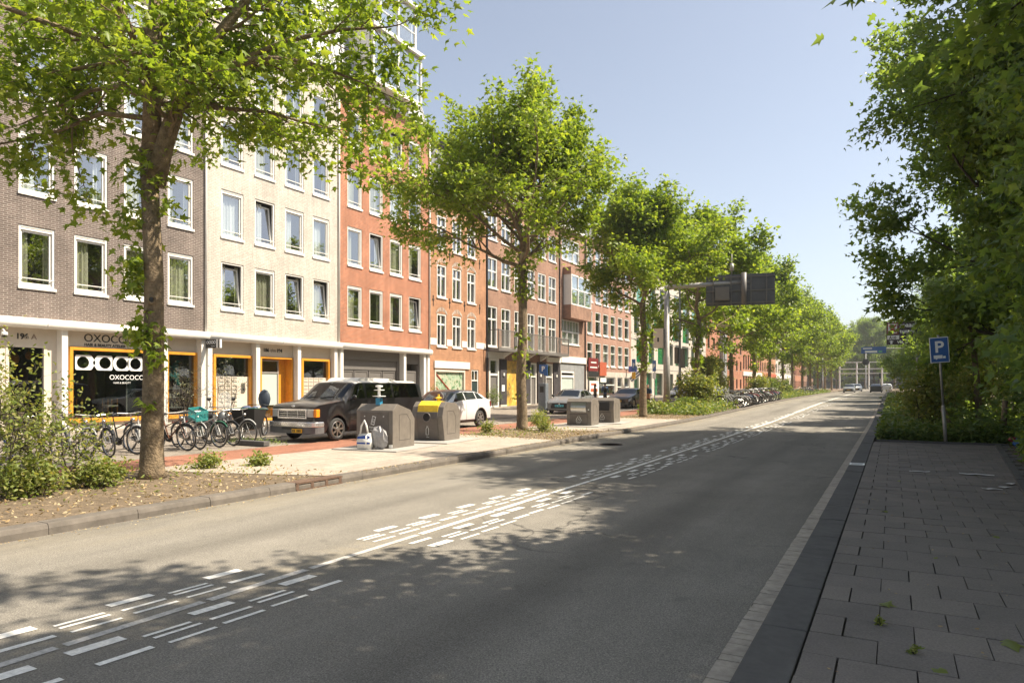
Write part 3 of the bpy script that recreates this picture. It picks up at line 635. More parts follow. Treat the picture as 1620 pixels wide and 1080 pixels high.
# --- brown house with the long balcony
B2 = thing('brick_house', 'brown brick house with a long grey balcony over black piers', 'house')
c2 = [(40.0, 41.3), (41.87, 43.2), (43.8, 45.07), (45.85, 47.03), (47.6, 48.98), (49.5, 50.88)]
ops = [(a, c, z, z+h_) for a, c in c2 for z, h_ in ((4.35, 2.8), (8.4, 2.1), (11.75, 2.0))]+[(40.15, 41.5, .1, 3.55), (42.6, 45.4, .1, 3.45), (46.3, 47.3, .1, 3.4), (48.9, 50.2, .1, 3.4)]
facade(B2, FX, 39.75, 51.6, 0, 14.8, ops, TANB)
for i, (a, c, z0, z1) in enumerate(ops[:18]): window(B2, 'cross' if z0 < 5 else 'grid', a, c, z0, z1, rb.choice([10, 7, None, 6]))
o = MB(); ring(o, FX-.12, FX+.03, 40.15, 41.5, .1, 3.55, .16); o.box(FX-.12, FX, 40.3, 41.34, 2.35, 2.5); o = o.build('door', WHITE, B2); b = MB(); b.box(FX-.1, FX-.08, 40.3, 41.34, .15, 2.35); b.build('door_leaf', GREYD, o); b = MB(); b.box(FX-.1, FX-.09, 40.3, 41.34, 2.5, 3.4); b.build('pane', GLASS, o)
ym, n, l, bb = newmat('golden_print'); g_ = n.new('ShaderNodeNewGeometry'); l.new(ramp(n, l, noise(n, l, g_.outputs['Position'], 1.3, 5, .75), (.34, (.13, .10, .05)), (.46, (.5, .3, .05)), (.58, (.7, .42, .07)), (.7, (.75, .6, .3))), bb.inputs['Base Color'])
b = MB(); b.box(FX-.1, FX-.06, 42.6, 45.4, .1, 3.45); b.build('painted_shutter', ym, B2)
for a, c in ((46.3, 47.3), (48.9, 50.2)):
    o = MB(); ring(o, FX-.12, FX+.02, a, c, .1, 3.4, .12); o.box(FX-.12, FX, a+.12, c-.12, 2.3, 2.42); o = o.build('door', WHITE, B2); b = MB(); b.box(FX-.1, FX-.08, a+.12, c-.12, .15, 2.3); b.build('door_leaf', GREYD, o); b = MB(); b.box(FX-.1, FX-.09, a+.12, c-.12, 2.42, 3.28); b.build('pane', GLASS, o)
for a, c in ((41.6, 42.5), (45.45, 46.2), (47.4, 48.8), (50.3, 51.5)):
    b = MB(); b.box(FX, FX+.10, a, c, .3, 3.5); b.box(FX, FX+.12, a, c, .0, .3, 1); b.build('pier', [DKBR, CREAMP], B2); b = MB(); b.box(FX+.10, FX+.18, a+.3, a+.48, 2.35, 2.55); b.build('wall_lamp', WHITE, B2)
for yy in (41.95, 47.9):
    b = MB(); b.box(FX+.10, FX+.12, yy-.2, yy+.2, 1.25, 1.7); b.build('notice_board', SIGNW, B2)
b = MB(); b.box(FX, FX+.1, 39.8, 42.2, 3.56, 4.0); b.build('lintel', WHITE, B2); b = MB(); b.box(FX, FX+.13, 49.0, 51.58, 3.56, 3.95); b.build('lintel', WHITE, B2)
bal = MB(); bal.box(FX, FX+.95, 39.9, 51.4, 4.02, 4.2); bal = bal.build('balcony', GREYD, B2); b = MB(); yy = 39.95
while yy < 51.4: b.box(FX+.90, FX+.92, yy-.011, yy+.011, 4.28, 5.42); yy += .125
o = b.build('baluster', GALV, bal); o['kind'] = 'stuff'
b = MB(); b.box(FX+.88, FX+.94, 39.9, 51.4, 5.42, 5.48); b.box(FX+.88, FX+.94, 39.9, 51.4, 4.22, 4.28)
for yy in (39.92, 42.2, 44.5, 46.8, 49.1, 51.37): b.box(FX+.87, FX+.95, yy-.03, yy+.03, 4.2, 5.5)
for yy in (39.93, 51.37): b.box(FX, FX+.9, yy-.02, yy+.02, 5.42, 5.48)
b.build('railing', GREYD, bal); b = MB()
for yy in (42.0, 45.6, 48.0): b.prism([(FX, 4.0), (FX+.8, 4.0), (FX, 3.55)], yy-.08, yy+.08, 'y')
b.build('bracket', WHITE, bal)
b = MB(); b.tube([(FX+.06, 39.85, 0), (FX+.06, 39.85, 14.8)], .06, 8); b.build('drainpipe', BLACK, B2); b = MB(); b.tube([(FX+.06, 51.5, 4), (FX+.06, 51.5, 14.8)], .05, 8); b.build('drainpipe', BLACK, B2)
b = MB(); b.box(FX-.2, FX+.3, 39.8, 51.55, 14.8, 15.05); b.build('cornice', WHITE, B2); mansard(B2, 39.75, 51.6, 15.05, 19.0, FX-2.6, SLATE)
# --- house with the box bay
BY = thing('brick_house', 'brown brick house with a white window box bay and pale garage door', 'house')
facade(BY, FX, 51.6, 57.0, 0, 14.9, [(52.0, 55.65, 5.2, 7.25), (51.75, 54.5, .1, 2.9), (52.0, 55.65, 12.3, 14.2)], TANB)
window(BY, 'bay', 52.0, 55.65, 5.2, 7.25, 8); window(BY, 'bay', 52.0, 55.65, 12.3, 14.2, 8)
b = MB(); b.box(FX, FX+.75, 52.2, 56.6, 7.35, 8.45); b.box(FX, FX+.75, 52.2, 56.6, 11.0, 11.6); o = b.build('box_bay', TANB, BY)
ring(b2 := MB(), FX+.05, FX+.77, 52.25, 56.55, 8.45, 11.0, .12)
for i in range(1, 3): b2.box(FX+.65, FX+.77, 52.25+i*1.43-.05, 52.25+i*1.43+.05, 8.57, 10.88)
b2.box(FX+.66, FX+.76, 52.37, 56.43, 9.75, 9.85); b2.build('bay_frame', WHITE, o); b = MB(); b.box(FX+.69, FX+.71, 52.3, 56.5, 8.5, 10.95); b.build('pane', GLASS, o); b = MB(); b.box(FX+.4, FX+.42, 52.3, 56.5, 8.5, 10.9); b.build('curtain', CURTW, o)
b = MB(); b.box(FX, FX+.14, 51.65, 56.95, 3.6, 4.15); b.build('lintel', WHITE, BY); b = MB(); b.box(FX-.1, FX-.05, 51.9, 54.4, .1, 2.35); b.build('garage_door', FROST, BY); b = MB(); ring(b, FX-.1, FX+.03, 51.75, 54.5, .1, 2.9, .15, .02); b.box(FX-.1, FX+.03, 51.9, 54.35, 2.35, 2.55); b.build('garage_frame', WHITE, BY)
b = MB(); b.box(FX, FX+.02, 54.6, 56.7, .1, 3.55); b.box(FX, FX+.02, 51.62, 54.58, 2.92, 3.55); b.build('grey_render', ZINC, BY); b = MB(); b.tube([(FX+.08, 56.85, 0), (FX+.08, 56.85, 14.9)], .06, 8); b.build('drainpipe', BLACK, BY)
b = MB(); b.box(FX-.2, FX+.3, 51.62, 56.98, 14.9, 15.1); b.build('cornice', WHITE, BY); mansard(BY, 51.6, 57.0, 15.1, 18.6, FX-2.2, SLATE)
# --- pink brick house with six columns of sash windows
PK = thing('brick_house', 'long pink brick house with rows of narrow white sash windows', 'house')
c3 = [(57.45, 58.7), (59.4, 60.75), (61.35, 62.75), (63.35, 64.65), (65.4, 66.7), (67.35, 68.7)]
ops = [(a, c, z, z+2.1) for a, c in c3 for z in (3.55, 6.45, 9.4, 12.3)]+[(57.5, 59.9, .5, 2.5), (60.2, 64.6, .6, 2.5), (65.2, 66.6, .1, 2.5), (67.2, 68.9, .1, 2.5)]
facade(PK, FX, 57.0, 69.3, 0, 15.2, ops, PINKB)
for a, c, z0, z1 in ops[:24]: window(PK, 'sash', a, c, z0, z1, rb.choice([8, None, 7, 10]))
for a, c, z0, z1 in ops[24:]: window(PK, 'sash', a, c, z0, z1)
b = MB(); cuts(b, FX+.03, 57.02, 69.28, .0, 3.0, ops[24:]); b.build('render_band', CONC, PK); mansard(PK, 57, 69.3, 15.2, 18.5, FX-2.6, SLATE)
def wall_sign(name, lab, cat, y_, z_, w_, h_, m, parts):
    t = thing(name, lab, cat, (FX+.1, y_, z_)); b = MB(); b.box(0, .08, 0, w_, 0, h_); b.build('board', m, t)
    for mm_, q in parts: 
        b = MB(); [b.box(.08, .09, *x) for x in q]; b.build('print', mm_, t)
    return t
SR = mat('sign_red', (.17, .02, .018), .5, var=.1); SO = mat('sign_orange', (.42, .10, .05), .5, var=.1)
wall_sign('shop_sign', 'dark red shop sign above black board on the pink house', 'sign', 57.4, 3.0, 2.3, 1.2, SR, [(SIGNW, [(.3, 2.0, .3, .4), (.5, 1.8, .75, .85)]), (BLACK, [(0, 2.3, -.5, -.02)])])
wall_sign('shop_sign', 'orange flower shaped shop sign beside the dark red one', 'sign', 60.1, 2.6, 1.7, 1.3, SO, [(SIGNW, [(.1, 1.6, -.6, -.2)])])
wall_sign('shop_poster', 'red and white shop window poster beneath the dark red sign', 'poster', 57.6, .9, 2.2, 1.2, SIGNW, [(SO, [(.2, 1.9, .2, .5), (.3, 1.6, .8, 1.0)])])
t = thing('blade_sign', 'striped blue and white slanted shop sign on the pink house', 'sign', (FX, 68.0, 2.6)); b = MB(); T = Matrix.Translation((1.1, 0, .2)) @ Matrix.Rotation(R(-38), 4, 'Y'); b.box(-.9, .9, -.04, .04, -.28, .28, 0, T); b.build('board', SIGNW, t); b = MB(); [b.box(-.85, .85, -.05, .05, q, q+.1, 0, T) for q in (-.2, .05)]; b.build('stripe', mat('sign_navy', (.04, .05, .12), .5), t); b = MB(); b.box(.2, 1.1, -.05, .05, .5, 1.1); b.build('blue_board', mat('sign_violet', (.10, .12, .42), .5), t); b = MB(); b.box(0, .25, -.02, .02, .7, .75); b.build('bracket', GALV, t)
# --- grey concrete block with green curtains
CB = thing('concrete_building', 'pale concrete office block with tall green curtained windows', 'building')
ops = []
for k in range(4):
    y = 70.3+(k % 2)*.8
    while y < 101:
        wd = rb.choice([2.0, 3.2, 3.2, 1.6]); ops.append((y, y+wd, 3.95+k*3.15 if k else .5, 6.85+k*3.15 if k else 3.2)) if k else ops.append((y, y+wd, .5, 3.15)); y += wd+rb.uniform(1.0, 1.8)
ops = [(a, min(c, 101.6), z0 if z0 < 1 else z0-3.0+.1, z1 if z0 < 1 else z1-3.0-.1) for a, c, z0, z1 in ops]
facade(CB, FX, 69.3, 102.5, 0, 14.6, ops, CONC, .3, 1.2)
for a, c, z0, z1 in ops: window(CB, 'metal', a, c, z0, z1, rb.choice([14, 14, 17]), FX-.1)
b = MB()
for k in range(4): b.box(FX, FX+.03, 69.35, 102.45, 3.55+k*3.15+.0, 3.6+k*3.15)
b.build('panel_joint', ZINC, CB)
# --- further along the street
def plain(name, label, y0, y1, H, m, nc, zs, ww, wh, st='dark', gm=None, roof=True):
    t = thing(name, label, 'building'); p_ = (y1-y0)/nc
    ops = [(y0+p_*(i+.5)-ww/2, y0+p_*(i+.5)+ww/2, z, z+wh) for i in range(nc) for z in zs]
    facade(t, FX, y0, y1, 0, H, ops, m, .2, 1.0, body=10)
    for a, c, z0, z1 in ops: window(t, st, a, c, z0, z1, rb.choice([None, 7, 10, None]))
    if gm:
        b = MB(); b.box(FX, FX+.15, y0+.05, y1-.05, 3.6, 4.4); b.build('fascia', gm, t)
    return t
RB_ = plain('brick_building', 'tall red brick block with a grey stair tower beyond the concrete block', 102.5, 131, 21, REDBR, 8, [1.2, 4.4, 7.4, 10.4, 13.4, 16.4], 1.3, 1.7)
b = MB(); b.box(FX, FX+.5, 112, 115, 0, 22); b.build('stair_tower', ZINC, RB_); b = MB(); b.box(FX+.5, FX+.52, 112.4, 113.2, 4, 21); b.build('stair_window', BLACK, RB_)
plain('brick_building', 'red brick block with a white framed shop base along the street', 131, 152, 15, REDBR, 9, [1.0, 4.8, 8.4, 11.6], 1.3, 2.6, 'dark', WHITE)
plain('brick_building', 'orange brick block with narrow dark windows farther along', 152, 172, 14, ORANB, 9, [1.0, 4.8, 8.0, 11.0], 1.1, 1.9, 'dark', SO)
plain('brick_building', 'grey rendered block behind the far street trees', 172, 200, 15, CONC, 10, [1.0, 4.8, 8.0, 11.2], 1.4, 2.2, 'dark', SIGNW)
plain('brick_building', 'dull red block near the far end of the building row', 200, 232, 16, REDBR, 11, [1.2, 4.8, 8, 11.2], 1.5, 2, 'dark')
plain('brick_building', 'last tan brick block at the far end of the row', 232, 262, 14, TANB, 10, [1.2, 4.8, 8], 1.5, 2, 'dark')
# ------------------------------------------------------------ vehicles
def lerpt(T, s):
    for (a, x), (b, y) in zip(T, T[1:]):
        if s <= b: return x+(y-x)*max(0, (s-a))/(b-a) if b > a else y
    return T[-1][1]
def car(name, label, cat, loc, rz, L, W, sp, paint, group=None, roofm=None, glass=CARG, clad=None, plate=None, detail=True, rimm=STEEL):
    root = thing(name, label, cat, loc, rz, group)
    zb, wr, tw = sp.get('zb', .2), sp.get('wr', .31), sp.get('tw', .78); ws = sp['wheels']; N = 66
    plan = sp.get('plan', [(0, .84), (.05, .95), (.14, 1), (.88, 1), (1, .9)])
    def sec(s):
        y = (s-.5)*L; wd = W/2*lerpt(plan, s); bt, rf = lerpt(sp['belt'], s), lerpt(sp['roof'], s); zl = zb+(.06 if s < .04 or s > .96 else 0)
        for c_ in ws:
            d = abs(y-(c_-.5)*L); ra = wr*1.17
            if d < ra: zl = max(zl, wr+math.sqrt(ra*ra-d*d))
        k = max(0, min(1, (rf-bt)/.35)); q = lambda a, b: a+(b-a)*k
        zm = max(zl+.01, zb+(bt-zb)*.58)
        return [(0, y, zl), (wd*.93, y, zl), (wd*.985, y, max(zl+.005, zb+.1)), (wd, y, zm), (wd*.965, y, bt), (q(wd*.9, wd*tw), y, q(bt+(rf-bt)*.6, rf-.06)), (q(wd*.62, wd*tw*.84), y, q(rf-.002, rf-.008)), (0, y, rf+.012)]
    def S(s, t, side):
        p = sec(s); i = min(int(t), 6); a, b = p[i], p[i+1]; f = t-i
        return Vector((side*(a[0]+(b[0]-a[0])*f), a[1], a[2]+(b[2]-a[2])*f))
    b = MB(); rows = []
    for i in range(N+1):
        p = sec(i/N); rows.append([(x, y, z) for x, y, z in p]+[(-x, y, z) for x, y, z in p[-2:0:-1]])
    K = len(rows[0]); vs = [v for r in rows for v in r]
    fs = []; ms = []
    b.v = vs
    for i in range(N):
        for k in range(K):
            b.f.append([i*K+k, i*K+(k+1) % K, (i+1)*K+(k+1) % K, (i+1)*K+k])
            kk = min(k, K-1-k); s = (i+.5)/N
            isroof = kk >= 5 and lerpt(sp['roof'], s)-lerpt(sp['belt'], s) > .3
            b.m.append(1 if (roofm and isroof and sp.get('rs', .3) < s < sp.get('re', 1)) else (2 if clad and kk <= 1 else 0))
    b.f.append(list(range(K))[::-1]); b.m.append(0); b.f.append(list(range(N*K, N*K+K))); b.m.append(0)
    me = b.mesh('body', [paint, roofm or paint, clad or paint], True); me.set_sharp_from_angle(angle=R(32)); place('body', me, root)
    def panel(nm, c4, m, off=.008, n=7, sides=(1, -1), both=False, par=root):
        o = None; g = MB()
        for sd_ in sides:
            if not both: g = MB()
            vs = []
            for i in range(n+1):
                for j in range(n+1):
                    u, v = i/n, j/n
                    s = (c4[0][0]*(1-u)+c4[1][0]*u)*(1-v)+(c4[3][0]*(1-u)+c4[2][0]*u)*v; t = (c4[0][1]*(1-u)+c4[1][1]*u)*(1-v)+(c4[3][1]*(1-u)+c4[2][1]*u)*v
                    p = S(s, t, sd_); e = .004
                    nn = (S(s+e, t, sd_)-S(s-e, t, sd_)).cross(S(s, min(t+.05, 7), sd_)-S(s, t-.05, sd_)).normalized()
                    if nn.dot(Vector((sd_*.6, 0, .8 if t > 5 else 0))) < 0: nn = -nn
                    vs.append(p+nn*off)
            g.add(vs, [(i*(n+1)+j, (i+1)*(n+1)+j, (i+1)*(n+1)+j+1, i*(n+1)+j+1) for i in range(n) for j in range(n)])
            if not both: o = place(nm, g.mesh(nm, m, True), par)
        if both: o = place(nm, g.mesh(nm, m, True), par)
        return o
    a, c = sp['screen']; panel('windscreen', [(a, 5.12), (c, 5.12), (c, 7), (a, 7)], glass, both=True)
    if 'rear' in sp: a, c = sp['rear']; panel('rear_window', [(a, 5.12), (c, 5.12), (c, 7), (a, 7)], glass, both=True)
    for q in sp['side']: panel('side_window', [(q[0], 4.12), (q[1], 4.12), (q[2], 4.93), (q[3], 4.93)], glass)
    for q in sp.get('seams', []):
        g = MB()
        for sd_ in (1, -1): g.tube([S(q, t, sd_)*1.0+Vector((sd_*.001, 0, 0)) for t in (1.6, 2, 2.5, 3, 3.5, 4)], .006, 4)
        g.build('door_seam', BLACK, root)
    tm = MB(); tm.torus((0, 0, 0), wr-.075, .078, 'x', 28, 8); tme = tm.mesh('tyre', RUBBER, True)
    rm = MB(); rm.lathe([(.03, .0), (wr*.66, 0)], n=20); rm.v = [(z, x, y) for x, y, z in rm.v]
    for i in range(7):
        A = Matrix.Rotation(i*2*math.pi/7, 4, 'X'); rm.box(.005, .03, -.028, .028, .03, wr*.66, 1, A)
    rm.torus((.015, 0, 0), wr*.66, .02, 'x', 24, 5, 1); rm.cyl((0, 0, 0), (.045, 0, 0), .055, 10, 1); rme = rm.mesh('rim', [BLACK, rimm], False)
    for c_ in ws:
        for sd_ in (1, -1):
            o = place('wheel', tme, root, (sd_*(W/2-.10), (c_-.5)*L, wr)); r_ = place('rim', rme, o, (sd_*.045, 0, 0)); r_.rotation_euler = (random.random(), 0, 0 if sd_ > 0 else math.pi)
    g = MB(); g.box(-W/2+.2, W/2-.2, -L*.46, L*.46, zb*.9, zb+.35); g.build('underbody', BLACK, root)
    yf = -L/2
    if detail:
        for sd_ in (1, -1):
            p = S(sp['side'][0][0]+.01, 4.05, sd_); g = MB(); g.sphere((p.x+sd_*.10, p.y, p.z+.08), (.09, .05, .075), 10); g.box(min(p.x, p.x+sd_*.06), max(p.x, p.x+sd_*.06), p.y-.015, p.y+.015, p.z+.02, p.z+.05); g.build('mirror', sp.get('mirm', BLACK), root, True)
    if sp.get('front', True) is True:
        zt = lerpt(sp['belt'], .03); hl = mat('headlamp', (.6, .62, .65), .1, .3, var=0) if 'HL' not in WC else WC['HL']; WC['HL'] = hl
        panel('headlight', [(.004, 2.9), (.075, 3.25), (.10, 3.95), (.004, 3.75)], hl, .01)
        g = MB(); g.box(-W*.3, W*.3, yf-.015, yf+.1, zb+.12, zb+.3); g.box(-W*.27, W*.27, yf-.012, yf+.1, zt-.2, zt-.09); g.build('grille', BLACK, root, bevel=.015)
        g = MB(); g.lathe([(.001, 0), (.05, 0)], n=10); g.v = [(x, yf-.02, y+zt-.12) for x, y, z in g.v]; g.build('badge', CHROME, root)
    if plate:
        g = MB(); g.box(-.25, .25, yf-.03, yf, zb+.22, zb+.33); o = g.build('number_plate', plate, root, bevel=.004); g = MB()
        for i in range(8):
            if i not in (2, 5): g.box(-.21+i*.053, -.175+i*.053, yf-.032, yf-.03, zb+.245, zb+.305)
        g.build('plate_characters', INK, o)
    g = MB()
    for sd_ in (1, -1): p = S(.985, 3.5, sd_); g.box(p.x-.05 if sd_ > 0 else p.x-.02, p.x+.02 if sd_ > 0 else p.x+.05, p.y, L/2+.012, p.z-.1, p.z+.1)
    g.build('tail_light', SR, root)
    return root
PLATE = mat('plate_yellow', (.75, .42, .02), .5, var=.05); PLATEB = mat('plate_light_blue', (.12, .5, .62), .5, var=.05)
def paint(n, c, coat=.6): return mat(n, c, .32, .0, var=.05, vs=3, coat=coat)
P_BLK = paint('van_black', (.010, .008, .0095)); P_WHT = paint('pearl_white', (.66, .67, .68)); P_GRY = paint('dark_grey', (.05, .052, .056)); P_SIL = paint('silver_paint', (.16, .165, .17)); P_CHR = paint('anthracite', (.028, .03, .033))
# black passenger van
LV, WV = 4.95, 1.84
van = car('van', 'black passenger van with white roof panel parked behind the left containers', 'van', (-14.72, 13.78+LV/2, .045), 0, LV, WV,
    dict(belt=[(0, .97), (.02, 1.03), (.16, 1.11), (.2, 1.14), (1, 1.14)], roof=[(0, .99), (.02, 1.06), (.10, 1.12), (.17, 1.155), (.195, 1.18), (.325, 1.68), (.37, 1.73), (.93, 1.73), (.985, 1.64), (1, 1.2)], wheels=(.165, .79), wr=.335, tw=.84, zb=.26,
    screen=(.195, .318), side=[(.275, .40, .40, .335), (.42, .66, .66, .42), (.68, .945, .925, .68)], plan=[(0, .92), (.02, .975), (.07, 1), (.95, 1), (1, .95)], seams=(.262, .41, .67), front=False, rs=.33), P_BLK, roofm=WHITE)
yf = -LV/2
BP = [(-WV*.505, yf+.25)]+[(WV*.505*math.sin(R(a)), yf+.06-.22*math.cos(R(a))**.45) for a in (-88, -75, -60, -45, -20, 20, 45, 60, 75, 88)]+[(WV*.505, yf+.25)]
b = MB(); b.prism(BP, .43, .57, 'z'); bm_ = b.build('bumper', CHROME, van, bevel=.02)
b = MB(); b.prism([(x*.985, y+.015) for x, y in BP], .25, .428, 'z'); b.box(-.3, .3, yf-.15, yf-.14, .36, .41, 1); b.build('bumper_valance', [mat('grey_plastic', (.13, .13, .135), .5), BLACK], van)
b = MB(); b.box(-.52, .52, yf-.03, yf+.05, .66, .93); g = b.build('grille', BLACK, van, bevel=.02); b = MB(); ring(b, -.02, .02, -.56, .56, 0, .27, .045, .045); b.v = [(y, yf-.035+x, z+.655) for x, y, z in b.v]
for z in (.735, .795, .855): b.box(-.5, .5, yf-.045, yf-.02, z-.009, z+.009)
for x in (-.2, .2): b.box(x-.009, x+.009, yf-.045, yf-.02, .70, .88)
b.build('chrome_bars', CHROME, g, bevel=.006); LAMP = mat('lamp_glass', (.55, .55, .52), .12, .2, var=.1, vs=30); AMB = mat('amber_glass', (.85, .27, .02), .2, var=.1, vs=30)
for sx in (1, -1):
    b = MB(); b.box(*sorted((sx*.57, sx*.79)), yf-.04, yf+.05, .70, .92); o = b.build('headlight', LAMP, van, bevel=.015); b = MB(); b.box(*sorted((sx*.795, sx*.90)), yf-.025, yf+.12, .70, .92); b.build('indicator', AMB, o, bevel=.015)
b = MB(); b.sphere((0, yf-.005, 1.0), (.075, .02, .03), 12); b.build('badge', CHROME, van, True)
b = MB(); b.box(.12, .50, yf-.175, yf-.15, .27, .38); o = b.build('number_plate', PLATE, van); b = MB(); [b.box(.15+i*.055, .185+i*.055, yf-.178, yf-.175, .29, .36) for i in (0, 1, 3, 4, 5)]; b.build('plate_characters', INK, o)
b = MB(); b.prism([(-.55, 1.72), (-.4, 1.82), (1.0, 1.80), (1.3, 1.74), (1.3, 1.70), (-.5, 1.70)], -.62, .62); b.build('roof_panel', WHITE, van, bevel=.015)
b = MB()
for x0 in (-.55, .05): b.tube([(x0, yf+.98, 1.235), (x0+.5, yf+1.05, 1.26)], .012, 5)
b.build('wiper', BLACK, van); b = MB(); [b.tube([(sx*.93, yf+1.5+q, .98), (sx*.945, yf+1.62+q, .98)], .012, 5) for sx in (1, -1) for q in (.38, 1.55)]; b.build('door_handle', CHROME, van)
b = MB()
for sx in (-.42, .42):
    for yy in (-.55, .35, 1.2): b.box(sx-.22, sx+.22, yy, yy+.14, .8, 1.42)
b.build('seat', mat('seat_cloth', (.10, .095, .085), .9), van)
# white crossover behind the glass container
SUVS = dict(belt=[(0, .72), (.03, .80), (.22, .94), (.28, .97), (.75, 1.04), (1, 1.05)], roof=[(0, .74), (.03, .83), (.2, .98), (.27, 1.02), (.42, 1.36), (.52, 1.43), (.75, 1.41), (.86, 1.3), (.96, 1.08), (1, 1.06)], wheels=(.19, .79), wr=.325, tw=.76, zb=.22, screen=(.275, .41), rear=(.87, .955), side=[(.33, .53, .53, .43), (.545, .72, .72, .545), (.735, .86, .80, .735)], seams=(.32, .54, .74), rs=.41)
suv = car('car', 'white crossover car with dark roof parked behind the yellow topped container', 'car', (-14.72, 21.25, .045), 0, 4.05, 1.72, SUVS, P_WHT, roofm=P_CHR, clad=BLACK, rimm=GREYD)
b = MB()
for c_ in SUVS['wheels']:
    for sx in (1, -1): b.torus((sx*.845, (c_-.5)*4.05, .325), .41, .03, 'x', 16, 5, 0, 0, math.pi)
b.build('wheel_arch', BLACK, suv, True)
HAT = dict(belt=[(0, .60), (.04, .70), (.22, .86), (.28, .9), (.8, .98), (1, .98)], roof=[(0, .62), (.04, .73), (.2, .9), (.27, .95), (.43, 1.3), (.55, 1.37), (.78, 1.33), (.9, 1.15), (.97, 1.0), (1, .99)], wheels=(.18, .81), wr=.30, tw=.76, zb=.18, screen=(.275, .425), rear=(.86, .965), side=[(.34, .55, .55, .44), (.57, .74, .72, .57), (.755, .85, .79, .755)], seams=(.33, .56, .75))
car('car', 'grey electric hatchback with pale blue plate parked by the parking meter', 'car', (-16.1, 35.9, gz(36)+.04), R(4), 3.85, 1.68, HAT, P_SIL, plate=PLATEB)
SED = dict(HAT); SED.update(roof=[(0, .62), (.04, .73), (.2, .88), (.27, .93), (.41, 1.25), (.53, 1.31), (.72, 1.27), (.88, 1.02), (1, .97)], rear=(.74, .875), side=[(.34, .54, .54, .43), (.555, .74, .68, .555)])
car('car', 'black car with yellow plate parked beside the striped shop sign', 'car', (-15.7, 44.6, gz(44)+.04), R(-2), 4.0, 1.72, SED, P_GRY, plate=PLATE)
VAN2 = dict(belt=[(0, .85), (.03, .95), (.18, 1.1), (1, 1.12)], roof=[(0, .87), (.03, .98), (.17, 1.15), (.32, 1.75), (.4, 1.82), (.98, 1.80), (1, 1.7)], wheels=(.18, .8), wr=.31, tw=.86, zb=.22, screen=(.185, .31), side=[(.25, .40, .40, .335)], seams=(.42,), plan=[(0, .9), (.05, 1), (1, 1)])
car('van', 'white delivery van parked behind the shrubs beyond the lamp post', 'van', (-16.0, 66, gz(66)+.04), 0, 4.9, 1.85, VAN2, P_WHT)
car('car', 'silver car parked behind the white delivery van', 'car', (-15.8, 73, gz(73)+.04), 0, 4.0, 1.7, HAT, P_WHT)
car('car', 'pale car half hidden behind the traffic sign pole and shrubs', 'car', (-15.8, 58.5, gz(58)+.04), 0, 4.0, 1.7, HAT, P_WHT)
for lab, x, y, p_, rz in (('silver car driving towards the camera at the far end of the road', -6.0, 121, P_SIL, 0), ('white car driving towards the camera behind the silver one', -5.6, 137, P_WHT, 0), ('dark car driving away at the far end of the road', -2.3, 124, P_CHR, math.pi), ('pale car ahead of the dark one at the far end of the road', -.9, 147, P_WHT, math.pi)):
    car('car', lab, 'car', (x, y, gz(y)+.01), rz, 4.1, 1.74, HAT, p_, plate=PLATE if rz == 0 else None)
